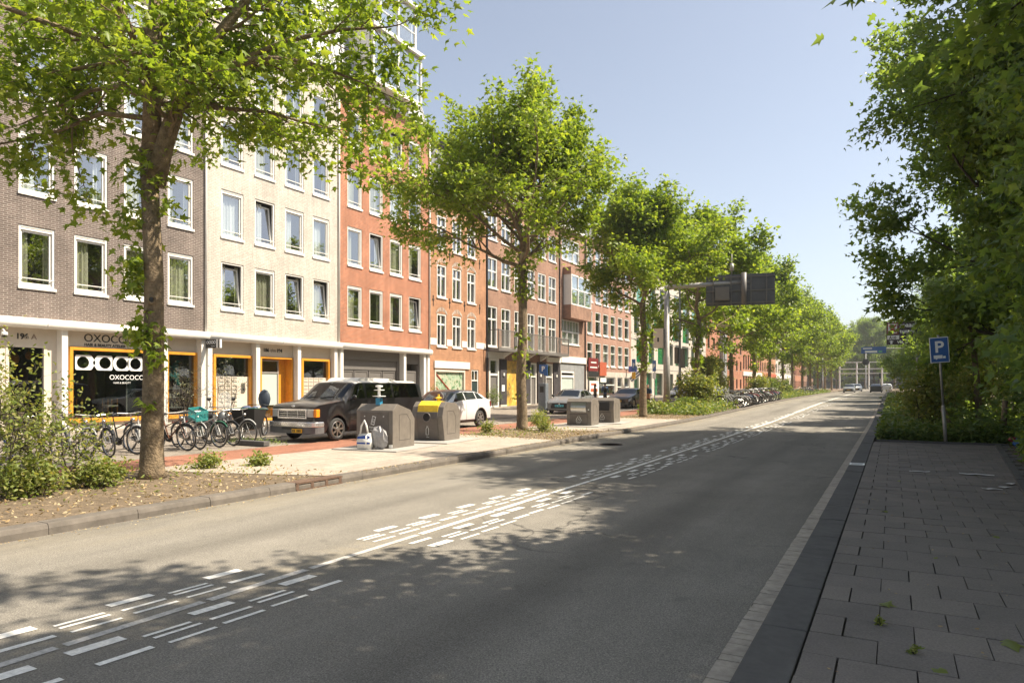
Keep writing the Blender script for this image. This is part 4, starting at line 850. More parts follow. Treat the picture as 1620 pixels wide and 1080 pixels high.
# ------------------------------------------------------------ bicycles
def bike():
    t = thing('bicycle', 'bicycle', 'bicycle'); RW = .325
    ty = MB(); ty.torus((0, 0, 0), RW-.02, .02, 'x', 30, 5); tym = ty.mesh('wheel', RUBBER, True)
    rm = MB(); rm.torus((0, 0, 0), RW-.045, .011, 'x', 30, 4); rm.cyl((-.03, 0, 0), (.03, 0, 0), .022, 7)
    for i in range(18):
        a = 2*math.pi*i/18; rm.tube([((.025 if i % 2 else -.025), 0, 0), (0, math.cos(a)*(RW-.045), math.sin(a)*(RW-.045))], .0022, 3, cap=False)
    rmm = rm.mesh('rim', STEEL)
    for y in (-.52, .50): o = place('wheel', tym, t, (0, y, RW)); place('rim', rmm, o)
    f = MB(); bb = (0, .06, .28); st = (0, .22, .78); hd = (0, -.34, .80); hb = (0, -.37, .66); ra = (0, .50, RW)
    f.cyl(bb, st, .017, 7); f.cyl(st, (0, .235, .86), .013, 6); f.cyl(hb, bb, .02, 7); f.cyl((0, -.35, .76), (0, .15, .58), .016, 7); f.cyl(hb, hd, .021, 7)
    for sx in (.045, -.045): f.tube([bb, (sx, .2, .29), (sx, .50, RW)], .010, 5); f.tube([(0, .21, .72), (sx, .3, .62), (sx, .50, RW)], .008, 5)
    f.build('frame', P_BLK, t)
    f = MB()
    for sx in (.045, -.045): f.tube([(sx*.6, -.385, .62), (sx, -.43, .5), (sx, -.52, RW)], .011, 5)
    f.build('fork', P_BLK, t)
    f = MB()
    for y, a0, a1 in ((-.52, .25, 2.5), (.50, .35, 3.4)): f.torus((0, y, RW), RW+.02, .022, 'x', 16, 4, 0, a0, a1)
    f.build('mudguard', P_BLK, t, True)
    f = MB(); f.cyl(hd, (0, -.335, .93), .012, 6); f.tube([(-.29, -.10, .93), (-.27, -.25, .95), (-.1, -.35, .94), (.1, -.35, .94), (.27, -.25, .95), (.29, -.10, .93)], .011, 6); f.build('handlebar', STEEL, t)
    f = MB()
    for sx in (.29, -.29): f.cyl((sx, -.12, .93), (sx, .0, .915), .017, 6)
    f.build('grip', BLACK, t)
    f = MB(); f.sphere((0, .27, .885), (.09, .12, .03), 10); f.sphere((0, .15, .885), (.04, .12, .025), 8); f.build('saddle', BLACK, t, True)
    f = MB()
    for sx in (.06, -.06): f.cyl((sx, .26, .68), (sx, .72, .69), .007, 4); f.cyl((sx, .66, .69), (sx*.8, .50, RW), .006, 4)
    for y in (.35, .5, .65): f.cyl((-.06, y, .685), (.06, y, .685), .006, 4)
    f.build('rack', BLACK, t)
    f = MB(); f.prism([(.0, .33), (.0, .22), (.10, .19), (.5, .27), (.56, .33), (.5, .385), (.1, .37)], .035, .06); f.build('chain_case', BLACK, t)
    f = MB(); f.cyl((-.06, .06, .28), (.08, .06, .28), .018, 6); f.tube([(.075, .06, .28), (.08, -.02, .14)], .010, 4); f.tube([(-.06, .06, .28), (-.07, .14, .42)], .010, 4); f.box(.08, .16, -.06, .02, .125, .145); f.box(-.15, -.07, .10, .18, .41, .43); f.build('pedal_crank', BLACK, t)
    f = MB(); f.tube([(-.03, .14, .26), (-.14, .22, .01)], .009, 5); f.build('kickstand', STEEL, t); f = MB(); f.sphere((0, -.41, .80), .04, 8); f.build('front_lamp', STEEL, t, True); f = MB(); f.box(-.03, .03, .72, .74, .6, .66); f.build('rear_light', SR, t)
    return t
BK = bike(); KIDS[BK.name] = list(BK.children)
for k_ in BK.children: KIDS[k_.name] = list(k_.children)
bcol = {n: paint('bike_'+n, c, .4) for n, c in dict(black=(.02, .02, .021), silver=(.42, .42, .41), green=(.02, .11, .06), brown=(.16, .07, .04), grey=(.16, .165, .17), white=(.6, .6, .58), red=(.3, .03, .03), blue=(.04, .09, .2)).items()}
bikes = []
def place_bike(x, y, rz, col, label, lean=0, group=None, mud=None, z=.045, tyre=None):
    t = BK if not bikes else dup(BK)
    t.location = (x, y, gz(y)+z); t.rotation_euler = (0, R(lean), rz); t['label'] = label
    if group: t['group'] = group
    for c in t.children:
        n = c.name.split('.')[0]
        if n in ('frame', 'fork', 'mudguard'):
            c.material_slots[0].link = 'OBJECT'; c.material_slots[0].material = bcol[mud if (mud and n == 'mudguard') else col]
        if n == 'wheel' and tyre: c.material_slots[0].link = 'OBJECT'; c.material_slots[0].material = bcol[tyre]
    bikes.append(t); return t
GB = 'bicycles parked in front of the salon'
rbk = random.Random(9)
for x, y, a, col, mud, lab in ((-16.05, 5.7, 88, 'grey', None, 'grey bicycle cut by the left picture edge, half behind the leafy shrub'), (-15.85, 6.75, 94, 'black', None, 'black bicycle with dark blue tyres at the far left before door 196 A'), (-15.8, 7.5, 84, 'black', None, 'black bicycle seen side on, its rear wheel just left of the leafy shrub'),
    (-15.5, 8.25, 93, 'silver', None, 'silver bicycle seen through the leafy shrub'), (-15.4, 8.8, 82, 'grey', 'black', 'grey bicycle with black mudguards behind the leafy shrub'), (-15.55, 9.35, 98, 'black', 'silver', 'black bicycle with silver mudguards left of the thick tree trunk'), (-15.5, 9.8, 86, 'silver', None, 'silver bicycle mostly hidden by the thick tree trunk'),
    (-15.35, 10.5, 96, 'brown', 'black', 'brown bicycle just right of the thick tree trunk'), (-15.35, 10.95, 84, 'silver', 'silver', 'silver ladies bicycle with a turquoise crate on its carrier'), (-15.45, 11.5, 92, 'silver', 'green', 'silver bicycle with green mudguards right of the turquoise crate'), (-15.55, 12.05, 88, 'grey', 'black', 'grey bicycle between the green mudguarded bicycle and the rightmost one'), (-15.6, 12.5, 95, 'black', 'silver', 'black bicycle with silver mudguards, nearest to the black cargo bicycle')):
    place_bike(x, y, R(a), col, lab, rbk.uniform(-6, 6), GB, mud, tyre='blue' if 'blue tyres' in lab else None)
# crate on the silver bicycle
t = thing('crate', 'turquoise plastic crate tilted on a silver bicycle\'s carrier', 'crate', (-14.95, 10.93, .80)); t.rotation_euler = (R(6), R(14), R(-8))
TQ = mat('turquoise_plastic', (.04, .30, .30), .5, var=.1); b = MB(); b.box(-.2, .2, -.15, .15, 0, .015); b.build('base', TQ, t)
for x0, x1, y0, y1 in ((-.2, -.19, -.15, .15), (.19, .2, -.15, .15), (-.19, .19, -.15, -.14), (-.19, .19, .14, .15)):
    b = MB(); b.box(x0, x1, y0, y1, .015, .06); b.box(x0, x1, y0, y1, .18, .25)
    for i in range(9):
        f_ = i/8
        if x1-x0 < .05: b.box(x0, x1, y0+f_*(y1-y0-.012), y0+f_*(y1-y0-.012)+.012, .06, .18)
        else: b.box(x0+f_*(x1-x0-.012), x0+f_*(x1-x0-.012)+.012, y0, y1, .06, .18)
    b.build('side', TQ, t)
# basket on the black bicycle at far left
t = thing('basket', 'grey wicker basket on the black bicycle at the far left', 'basket', (-16.35, 7.5, .78)); b = MB(); b.lathe([(.13, 0), (.19, .22), (.2, .25), (.18, .24), (.12, .02)], n=14); b.build('weave', mat('wicker', (.30, .23, .16), .9, var=.5, vs=60, bs=.8, bsc=90), t); b = MB(); b.torus((0, 0, .25), .195, .015, 'z', 16, 5); b.build('rim', mat('wicker_rim', (.25, .19, .13), .9), t, True)
GF = 'bicycles crowded along the planted strip'
for i in range(34):
    y = 44.6+i*.52+rbk.uniform(-.15, .15); x = KX(y)-.95+rbk.uniform(-.2, .2)
    place_bike(x, y, R(rbk.choice([90, -90, 70, 110, -75])+rbk.uniform(-14, 14)), rbk.choice(['black', 'black', 'silver', 'silver', 'grey', 'brown', 'white', 'blue', 'green', 'red']), 'bicycle in the crowded row parked along the planted strip past the traffic sign pole', rbk.uniform(-8, 8), GF, None, .10).scale = (1.12, 1.12, 1.12)
for i in range(14):
    y = 88+i*1.1; place_bike(KX(y)-1.4+rbk.uniform(-.3, .3), y, R(rbk.choice([90, -90])+rbk.uniform(-16, 16)), rbk.choice(list(bcol)), 'bicycle in the distant row parked under the far street trees', rbk.uniform(-8, 8), 'bicycles under the far street trees', None, .10)
bc = place_bike(-13.0, 40.4, R(-2), 'black', 'black bicycle ridden along the brick path, crate basket in front')
t = thing('basket', 'brown crate basket on the front of the ridden bicycle', 'basket', (-13.0, 39.86, gz(40)+.78)); b = MB(); ring(b, -.18, .18, -.23, .23, 0, .3, .02); b.v = [(y, x, z) for x, y, z in b.v]; b.box(-.22, .22, -.17, .17, .0, .02); b.box(-.23, .23, -.19, -.17, 0, .3); b.box(-.23, .23, .17, .19, 0, .3); b.build('slats', mat('crate_wood', (.34, .17, .08), .8, var=.3, vs=20), t); b = MB(); b.box(-.24, .24, -.2, -.19, .24, .3); b.build('rim', mat('crate_rim', (.28, .14, .06), .8), t)
# cargo bicycle
t = thing('cargo_bicycle', 'black box cargo bicycle with a dark child seat beside the van', 'cargo bicycle', (-16.55, 13.95, .05), R(33))
b = MB(); b.add([(-.24, -.75, .32), (.24, -.75, .32), (.24, .0, .32), (-.24, .0, .32), (-.34, -1.05, .92), (.34, -1.05, .92), (.34, .18, .86), (-.34, .18, .86), (-.30, -1.0, .92), (.30, -1.0, .92), (.30, .14, .86), (-.30, .14, .86), (-.2, -.7, .4), (.2, -.7, .4), (.2, -.05, .4), (-.2, -.05, .4)], [(0, 3, 2, 1), (0, 1, 5, 4), (1, 2, 6, 5), (2, 3, 7, 6), (3, 0, 4, 7), (4, 5, 9, 8), (5, 6, 10, 9), (6, 7, 11, 10), (7, 4, 8, 11), (8, 9, 13, 12), (9, 10, 14, 13), (10, 11, 15, 14), (11, 8, 12, 15), (12, 13, 14, 15)]); b.build('box', BLACK, t, bevel=.02)
b = MB(); b.tube([(-.34, -1.05, .93), (.34, -1.05, .93), (.34, .18, .87), (-.34, .18, .87), (-.34, -1.05, .93)], .018, 6); b.build('box_rim', bcol['green'], t)
for y, r in ((-1.05, .24), (1.1, .32)):
    b = MB(); b.torus((0, y, r), r-.025, .025, 'x', 26, 6); o = b.build('wheel', RUBBER, t, True); b = MB(); b.torus((0, y, r), r-.055, .012, 'x', 24, 4)
    for i in range(12): b.tube([(0, y, r), (0, y+math.cos(i*math.pi/6)*(r-.05), r+math.sin(i*math.pi/6)*(r-.05))], .003, 3, cap=False)
    b.build('rim', STEEL, o)
b = MB(); b.tube([(0, -.8, .28), (0, .2, .26), (0, .5, .28), (0, .68, .8)], .025, 6); b.tube([(0, .5, .28), (0, 1.1, .32)], .018, 6); b.tube([(0, .64, .66), (0, 1.1, .32)], .014, 6); b.tube([(0, .2, .28), (0, .3, .95)], .02, 6); b.build('frame', P_BLK, t)
b = MB(); b.tube([(-.3, .45, .98), (-.2, .32, 1.0), (.2, .32, 1.0), (.3, .45, .98)], .013, 6); b.build('handlebar', BLACK, t); b = MB(); b.sphere((0, .7, .86), (.09, .13, .035), 10); b.build('saddle', BLACK, t, True)
b = MB(); b.sphere((0, 1.1, 1.16), (.19, .08, .30), 12); b.sphere((0, .98, .84), (.16, .17, .07), 10); b.build('child_seat', mat('child_seat_blue', (.05, .065, .09), .6), t, True)
b = MB(); b.sphere((-.05, -.5, .9), (.17, .2, .1), 10); b.sphere((.12, -.25, .88), (.12, .16, .1), 8); b.build('rain_cover', mat('blue_cloth', (.07, .09, .16), .8, var=.5, vs=20), t, True); b = MB(); b.tube([(-.25, -.3, .32), (-.3, -.25, .02)], .015, 5); b.tube([(.25, -.3, .32), (.3, -.25, .02), (.42, -.2, .02)], .015, 5); b.build('stand', STEEL, t)
# scooter with a windscreen
t = thing('scooter', 'dark motor scooter with clear windscreen behind the bicycle row', 'scooter', (-16.9, 12.9, .05), R(80))
b = MB(); b.sphere((0, .35, .5), (.17, .45, .2), 12); b.sphere((0, -.45, .55), (.2, .12, .32), 12); b.box(-.15, .15, -.4, .1, .25, .33); b.build('body', mat('scooter_grey', (.05, .055, .06), .4), t, True); b = MB(); b.sphere((0, .3, .72), (.14, .36, .07), 10); b.build('seat', BLACK, t, True)
for y in (-.6, .6):
    b = MB(); b.torus((0, y, .23), .17, .06, 'x', 20, 6); o = b.build('wheel', RUBBER, t, True); b = MB(); b.cyl((-.04, y, .23), (.04, y, .23), .11, 12); b.build('rim', STEEL, o)
b = MB(); b.tube([(-.33, -.3, .98), (0, -.42, .95), (.33, -.3, .98)], .016, 6); b.build('handlebar', BLACK, t); wm, n, l, bb = newmat('clear_screen'); bb.inputs['Alpha'].default_value = .22; bb.inputs['Base Color'].default_value = (.8, .82, .82, 1); bb.inputs['Roughness'].default_value = .1
b = MB(); vs = [(-.2+.4*i/6, -.52-.06*math.cos((i-3)/3*1.2), z_) for z_ in (.95, 1.25) for i in range(7)]+[((-.17+.34*i/6), -.52-.06*math.cos((i-3)/3*1.2), 1.25+.16*math.sqrt(max(0, 1-((i-3)/3.2)**2))) for i in range(7)]; b.add(vs, [(r_*7+i, r_*7+i+1, r_*7+i+8, r_*7+i+7) for r_ in (0, 1) for i in range(6)]); b.build('windscreen', wm, t, True)
for sx in (.3, -.3):
    b = MB(); b.tube([(sx, -.33, .98), (sx*1.15, -.36, 1.15)], .008, 5); b.sphere((sx*1.2, -.36, 1.2), (.07, .02, .055), 10); b.build('mirror', BLACK, t, True)
# ------------------------------------------------------------ waste containers
CONT = mat('container_grey', (.17, .147, .124), .5, var=.16, vs=7); CONTF = mat('container_front', (.12, .103, .09), .5, var=.18, vs=7); PLATEM = mat('tread_plate', (.46, .44, .41), .55, .3, var=.1, vs=20, bs=.5, bsc=40)
def picto(t, kind, x, z, yy, s=1):
    b = MB()
    if kind == 'paper': M = Matrix.Translation((x, yy, z)) @ Matrix.Rotation(R(15), 4, 'Y'); [b.box(*q, 0, M) for q in ((-.05, .05, 0, .002, .09, .105), (-.05, .05, 0, .002, -.105, -.09), (-.05, -.038, 0, .002, -.09, .09), (.038, .05, 0, .002, -.09, .09), (-.024, .024, 0, .002, -.05, -.04), (-.024, -.014, 0, .002, -.04, .05), (.014, .024, 0, .002, -.04, .05))]
    elif kind == 'bottle': b.tube([(x-.04, yy, z-.12), (x-.04, yy, z+.04), (x-.015, yy, z+.08), (x-.015, yy, z+.14), (x+.015, yy, z+.14), (x+.015, yy, z+.08), (x+.04, yy, z+.04), (x+.04, yy, z-.12), (x-.04, yy, z-.12)], .006, 4)
    else:
        P_ = [(-.09, -.1), (-.10, -.03), (-.05, .06), (-.02, .1), (-.03, .14), (.03, .14), (.02, .1), (.05, .06), (.10, -.03), (.09, -.1), (-.09, -.1)]; b.tube([(x+p*s, yy, z+q*s) for p, q in P_], .008, 4); b.tube([(x-.04, yy, z-.05), (x, yy, z+.02), (x+.04, yy, z-.05)], .007, 4)
    b.build('pictogram', SIGNW, t)
def container(label, x, y, prof, W_, rz=0):
    t = thing('waste_container', label, 'waste container', (x, y, .1), rz, 'underground waste containers on the paved pads')
    b = MB(); b.box(-W_/2-.32, W_/2+.45, -.55, 1.45, 0, .02); b.build('tread_plate', PLATEM, t)
    b = MB(); b.prism([(p, q+.02) for p, q in prof], -W_/2, W_/2); bo = b.build('body', CONT, t, bevel=.012)
    ymn = min(p for p, q in prof); top = max(q for p, q in prof)
    for sx in (1, -1):
        q = MB(); X = sx*(W_/2+.0015); P_ = [(.28, .2), (.28, .82), (.62, .82), (.78, .66), (.78, .2)]
        q.tube([(X, p, z) for p, z in P_+[P_[0]]], .004, 4); q.build('side_panel_seam', BLACK, t)
    return t, bo
pr1 = [(0, 0), (0, .90), (.20, 1.06), (.80, .90), (1.0, .68), (.98, 0)]
t, bo = container('grey paper container with blue post on top and a shopping bag against its front', -10.9, 12.75, pr1, 1.04, R(6))
b = MB(); b.box(-.40, .40, -.012, 0, .04, .88); b.build('front_panel', CONTF, t, bevel=.006); picto(t, 'paper', -.02, .68, -.016); text('Papier en', .06, t, SIGNW, (-.14, -.014, .5), FACE_Y, .001); text('karton', .06, t, SIGNW, (-.10, -.014, .43), FACE_Y, .001)
b = MB(); [b.cyl((sx, -.02, .78), (sx, -.005, .78), .018, 8) for sx in (-.27, .27)]; b.build('lock', STEEL, t)
b = MB(); b.box(-.06, .06, .14, .26, 1.05, 1.22); o = b.build('post_base', mat('post_blue', (.03, .22, .38), .4), t); b = MB(); b.lathe([(.035, 0), (.035, .03), (.16, .035), (.16, .05), (.035, .055), (.035, .18), (.13, .185), (.13, .2), (.035, .205), (.04, .26), (.09, .27), (.09, .3), (.03, .31)], (0, .2, 1.22), 14); b.build('post_top', SIGNW, o)
b = MB(); b.box(.42, .51, -.015, -.002, .03, .11); b.build('sticker', SIGNW, t)
pr2 = [(.14, 0), (.02, .62), (.02, .66), (.10, .92), (.26, 1.06), (.85, 1.0), (1.06, .80), (1.08, .62), (1.02, 0)]
t, bo = container('grey glass container with yellow top edge and round black hole', -11.12, 15.15, pr2, .98, R(6))
b = MB(); b.prism([(.05, .80), (.10, .98), (.28, 1.1), (.8, 1.04), (.8, 1.0), (.26, 1.05), (.12, .9), (.09, .80)], -.32, .32); b.build('yellow_band', mat('container_yellow', (.80, .52, .02), .45), t, bevel=.008)
b = MB(); b.prism([(.135, .02), (.02, .62), (.04, .80), (.16, .80), (.2, .02)], -.33, .33); b.v = [(x, y-.012, z) for x, y, z in b.v]; b.build('front_panel', CONTF, t, bevel=.01)
b = MB(); b.torus((0, .005, .66), .115, .012, 'y', 22, 6, 1); b.lathe([(.001, 0), (.11, 0)], n=22); b.v = b.v[:22*6]+[(x, .0, y+.66) for x, y, z in b.v[22*6:]]; b.build('round_opening', [BLACK, GREYD], t); picto(t, 'bottle', 0, .30, .05); text('Glas', .05, t, SIGNW, (-.05, .082, .1), FACE_Y, .001)
b = MB(); b.lathe([(.05, 0), (.05, .1), (.11, .12), (.03, .15), (.03, .22)], (.1, .5, 1.06), 10); b.build('post_top', mat('post_yellow', (.7, .5, .05), .5), t)
pr3 = [(.06, 0), (0, .55), (.06, .90), (.22, 1.02), (.9, .96), (1.05, .8), (1.0, 0)]
t, bo = container('grey rubbish container with curved steel drum hatch', -10.42, 23.9, pr3, .98, R(5)); b = MB(); vs = [(-.30, -.02), (-.04, .52), (-.10, .62), (-.08, .78), (.0, .88)]; n_ = 9
b.add([(x, .02-.10*math.sin(math.pi*i/n_), .50+.38*i/n_) for i in range(n_+1) for x in (-.30, .30)], [(2*i, 2*i+1, 2*i+3, 2*i+2) for i in range(n_)]); b.add([(x, .02-.10*math.sin(math.pi*i/n_), .50+.38*i/n_) for x in (-.30,) for i in range(n_+1)], [tuple(range(n_+1))]); b.add([(.30, .02-.10*math.sin(math.pi*i/n_), .50+.38*i/n_) for i in range(n_+1)], [tuple(range(n_+1))]); b.build('drum_hatch', STEEL, t, True)
b = MB(); b.prism([(.05, .02), (0, .44), (.02, .46), (.1, .46), (.1, .02)], -.36, .36); b.v = [(x, y-.012, z) for x, y, z in b.v]; b.build('front_panel', CONTF, t, bevel=.008); picto(t, 'bag', 0, .26, .0); text('Restafval', .045, t, SIGNW, (-.10, .022, .09), FACE_Y, .001); b = MB(); b.cyl((.39, -.005, .62), (.39, .03, .62), .025, 10); b.build('card_reader', SIGNW, t); b = MB(); b.box(-.25, .25, .3, .8, 1.0, 1.03); b.build('top_moss', mat('moss', (.3, .28, .1), .9, var=.4, vs=30), t)
t, bo = container('grey rubbish container with open black hatch behind the steel drum one', -10.42, 26.3, pr3, .98, R(5)); b = MB(); b.box(-.30, .30, -.01, .03, .50, .86); ring(b, -.03, .02, -.34, .34, .46, .9, .045) if 0 else None; b.build('open_hatch', BLACK, t, bevel=.01); b = MB(); b.prism([(.05, .02), (0, .44), (.02, .46), (.1, .46), (.1, .02)], -.36, .36); b.v = [(x, y-.012, z) for x, y, z in b.v]; b.build('front_panel', CONTF, t, bevel=.008); picto(t, 'bag', 0, .26, .0); text('Restafval', .045, t, SIGNW, (-.10, .022, .09), FACE_Y, .001); b = MB(); b.box(-.25, .25, .3, .8, 1.0, 1.03); b.build('top_moss', mat('moss2', (.34, .32, .12), .9, var=.4, vs=30), t)
# bags left against the paper container
t = thing('shopping_bag', 'white and blue shopping bag leaning on the paper container', 'bag', (-10.86, 12.38, .12), R(12)); b = MB(); b.add([(-.17, -.07, 0), (.17, -.07, 0), (.17, .08, 0), (-.17, .08, 0), (-.18, -.09, .2), (.18, -.10, .2), (.18, .08, .2), (-.18, .08, .2), (-.16, -.02, .36), (.13, -.03, .38), (.13, .03, .38), (-.16, .03, .36)], [(0, 3, 2, 1), (0, 1, 5, 4), (1, 2, 6, 5), (2, 3, 7, 6), (3, 0, 4, 7), (4, 5, 9, 8), (5, 6, 10, 9), (6, 7, 11, 10), (7, 4, 8, 11), (8, 9, 10, 11)]); b.build('sack', mat('white_plastic', (.72, .71, .68), .5), t, True)
b = MB(); b.add([(-.175, -.094, .13), (.05, -.10, .13), (.04, -.062, .33), (-.17, -.06, .30)], [(0, 1, 2, 3)]); b.add([(.09, -.105, .13), (.178, -.105, .13), (.155, -.065, .31), (.085, -.065, .33)], [(0, 1, 2, 3)]); b.build('blue_print', mat('bag_blue', (.02, .07, .35), .5), t); b = MB(); b.tube([(-.12, -.02, .36), (-.10, -.0, .55), (-.02, 0, .68), (.03, 0, .55), (.08, -.02, .38)], [.02, .025, .022, .025, .02], 5); b.build('handle', WC.setdefault('wp', mat('white_plastic_strap', (.7, .69, .66), .5)), t, True)
b = MB(); b.sphere((0, 0, .26), (.24, .12, .27), 14); random.seed(4); b.v = [(x+random.uniform(-.03, .03), y+random.uniform(-.02, .02), max(0, z+random.uniform(-.03, .03))) for x, y, z in b.v]; o = b.build('rubbish_bag', mat('grey_bag', (.32, .31, .31), .35, var=.3, vs=10), None, False, loc=(-10.58, 12.55, .12)); tag(o, 'crumpled grey plastic rubbish bag behind the white and blue bag', 'bag')
# ------------------------------------------------------------ signs, poles, lamps
t = thing('parking_sign', 'blue parking sign with truck symbol on a leaning pole at the right', 'sign', (1.25, 21.6, .06)); t.rotation_euler = (R(1), R(-3.5), 0)
b = MB(); b.cyl((0, 0, 0), (0, 0, 1.0), .045, 10); b.cyl((0, 0, 1.0), (0, 0, 2.92), .03, 10); b.lathe([(.047, 0), (.047, .04), (.03, .06)], (0, 0, .98), 10); b.build('pole', GALV, t, True); b = MB(); b.box(-.22, .22, -.05, -.035, 2.18, 2.86); bd_ = b.build('board', SIGNW, t, bevel=.02); b = MB(); b.box(-.20, .20, -.055, -.05, 2.2, 2.84); b.build('blue_face', BLUE, bd_); text('P', .42, bd_, SIGNW, (-.11, -.058, 2.46), FACE_Y, .001, bold=.01)
b = MB(); b.box(-.14, .06, -.058, -.056, 2.29, 2.38); b.box(.07, .13, -.058, -.056, 2.29, 2.35); b.lathe([(.001, 0), (.022, 0)], n=10); k_ = b.v[16:]; b.v = b.v[:16]+[(x-.08, -.057, y+2.285) for x, y, z in k_]; b.build('truck_symbol', SIGNW, bd_)
t = thing('traffic_gantry', 'cantilever sign gantry with large grey board seen from behind', 'gantry', (-11.8, 40.2, gz(40)+.08)); b = MB(); b.tube([(0, 0, 0), (0, 0, 3.2), (0, 0, 3.25), (0, 0, 7.5)], [.21, .20, .17, .15], 14); b.build('pole', GALV, t, True); b = MB(); b.tube([(0, 0, 7.35), (1.2, .3, 7.4), (4.6, 1.1, 7.5)], [.16, .15, .13], 10); b.build('arm', GALV, t, True)
M = Matrix.Translation((4.1, .75, 0)) @ Matrix.Rotation(R(13), 4, 'Z'); b = MB(); b.box(-1.9, 1.9, .14, .2, 6.15, 7.95, 0, M); bd_ = b.build('board', mat('board_grey', (.09, .095, .10), .6), t); b = MB()
for x in (-1.5, -.5, .6, 1.45): b.box(x-.03, x+.03, .06, .138, 6.2, 7.9, 0, M)
for z in (6.3, 7.0, 7.8): b.box(-1.88, 1.88, .09, .135, z-.03, z+.03, 0, M)
b.build('board_frame', GREYD, bd_); b = MB(); b.box(-1.4, -.6, -.2, .05, 6.45, 7.2, 0, M); b.build('control_box', GREYD, t); b = MB(); b.tube([(4.3, .8, 6.2), (4.3, .8, 8.0)], .15, 12); b.build('cable_drum', GREYD, t, True); b = MB(); b.tube([(3.6, .9, 7.5), (3.6, .9, 9.3)], .02, 6); b.tube([(3.6, .9, 8.2), (3.6, .9, 8.6)], .12, 10); b.build('antenna', GALV, t, True); b = MB(); b.box(-.75, -.15, -.25, .3, 3.75, 4.9); b.box(-.5, -.4, -.26, -.25, 4.1, 4.35, 1); b.build('cabinet', [CREAMP, BLACK], t)
def lamp(name, lab, x, y, h_, grp=None, arm=1.6):
    t = thing(name, lab, 'lamp post', (x, y, gz(y)+.09), 0, grp); b = MB(); b.tube([(0, 0, 0), (0, 0, 2.0), (0, 0, 2.05), (0, 0, h_)], [.13, .12, .09, .055], 12); b.build('pole', ZINC, t, True); b = MB(); b.tube([(0, 0, h_-.05), (arm*.5, 0, h_+.25), (arm, 0, h_+.3)], .04, 8); b.build('arm', ZINC, t, True); b = MB(); b.sphere((arm+.25, 0, h_+.28), (.38, .14, .07), 12); b.build('lantern', GREYD, t, True); return t
L0 = lamp('lamp_post', 'tall grey lamp post just right of the gantry pole', -12.6, 46.0, 9.6); b = MB(); b.tube([(0, 0, .05), (0, 0, 2.0)], .135, 12); b.build('base_sleeve', BLACK, L0); b = MB(); b.box(-.32, -.1, -.2, .2, 2.9, 4.0); b.box(.1, .3, -.25, .25, 2.6, 3.9); b.build('notice_box', GREYD, L0)
for y, q_ in ((80, 'nearest of the three'), (112, 'middle one of the three'), (146, 'farthest of the three')): lamp('lamp_post', 'slim grey lamp post between the distant street trees, '+q_, -11.9, y, 9.6, 'lamp posts in the distant tree row')
t = thing('parking_meter', 'grey parking meter with blue P sign on the pavement', 'parking meter', (-17.6, 35.3, .06)); b = MB(); b.box(-.24, .24, -.2, .2, .12, 1.72); b.box(-.2, .2, -.16, .16, 0, .12); b.build('housing', mat('meter_grey', (.16, .18, .205), .5), t, bevel=.03); b = MB(); b.box(-.12, .12, -.205, -.2, 1.2, 1.55); b.build('screen', BLACK, t); b = MB(); b.cyl((0, 0, 1.72), (0, 0, 2.3), .035, 8); b.build('post', GALV, t); b = MB(); b.prism([(-.26, 2.35), (.26, 2.1), (.26, 2.8), (-.26, 2.8)], -.02, .02, 'y'); o = b.build('sign_board', BLUE, t); text('P', .4, o, SIGNW, (-.11, -.025, 2.42), FACE_Y, .001, bold=.01)
def zone_sign(lab, x, y):
    t = thing('parking_sign', lab, 'sign', (x, y, gz(y)+.06), R(-38)); b = MB(); b.cyl((0, 0, 0), (0, 0, 3.4), .035, 8); b.build('pole', GALV, t); b = MB(); b.box(-.25, .25, -.05, -.035, 2.5, 3.4); o = b.build('board', BLUE, t, bevel=.01); text('P', .5, o, SIGNW, (-.13, -.054, 2.75), FACE_Y, .001, bold=.012); b = MB(); b.box(-.25, .25, -.05, -.035, 1.9, 2.4); b.build('sub_plate', PLATE if x < -17.0 else SIGNW, t)
zone_sign('blue parking zone sign before the pink brick house', -17.2, 50.0); zone_sign('blue parking zone sign behind the third street tree', -17.0, 54.5)
t = thing('information_sign', 'dark road information sign with red panel among the right hand leaves', 'sign', (.9, 66, gz(66))); b = MB(); b.cyl((.9, 0, 0), (.9, 0, 6.6), .09, 10); b.build('pole', GALV, t); b = MB(); b.box(-1.35, 1.6, -.12, .0, 4.75, 6.65); o = b.build('board', mat('sign_dark', (.035, .02, .022), .5), t, bevel=.03); b = MB(); b.box(-1.33, -.45, -.13, -.12, 5.6, 6.6); b.build('red_panel', SR, o); b = MB(); b.box(-1.22, -.56, -.14, -.13, 5.7, 6.5); b.build('white_panel', SIGNW, o); b = MB(); b.tube([(-1.15, -.15, 5.8), (-.63, -.15, 6.4)], .07, 4); b.tube([(-1.15, -.15, 6.4), (-.63, -.15, 5.8)], .07, 4); b.box(-1.05, -.73, -.16, -.14, 5.82, 6.12, 1); b.build('closed_symbol', [SO, INK], o); b = MB(); b.box(-1.28, -.4, -.135, -.12, 5.18, 5.52); b.build('road_number_panel', SIGNW, o); text('A10', .32, o, INK, (-1.15, -.14, 5.22), FACE_Y, .002, bold=.01)
text('spaarnd', .5, o, SIGNW, (-.36, -.125, 6.2), FACE_Y, .002, bold=.012); text('tunnel', .42, o, SIGNW, (-.36, -.125, 5.72), FACE_Y, .002, bold=.012); text('via S', .42, o, SIGNW, (-.55, -.125, 4.85), FACE_Y, .002, bold=.012); b = MB(); b.prism([(-1.2, 5.0), (-.98, 5.1), (-.76, 5.0), (-.9, 5.0), (-.9, 4.8), (-1.06, 4.8), (-1.06, 5.0)], -.135, -.125, 'y'); b.build('arrow', SIGNW, o)
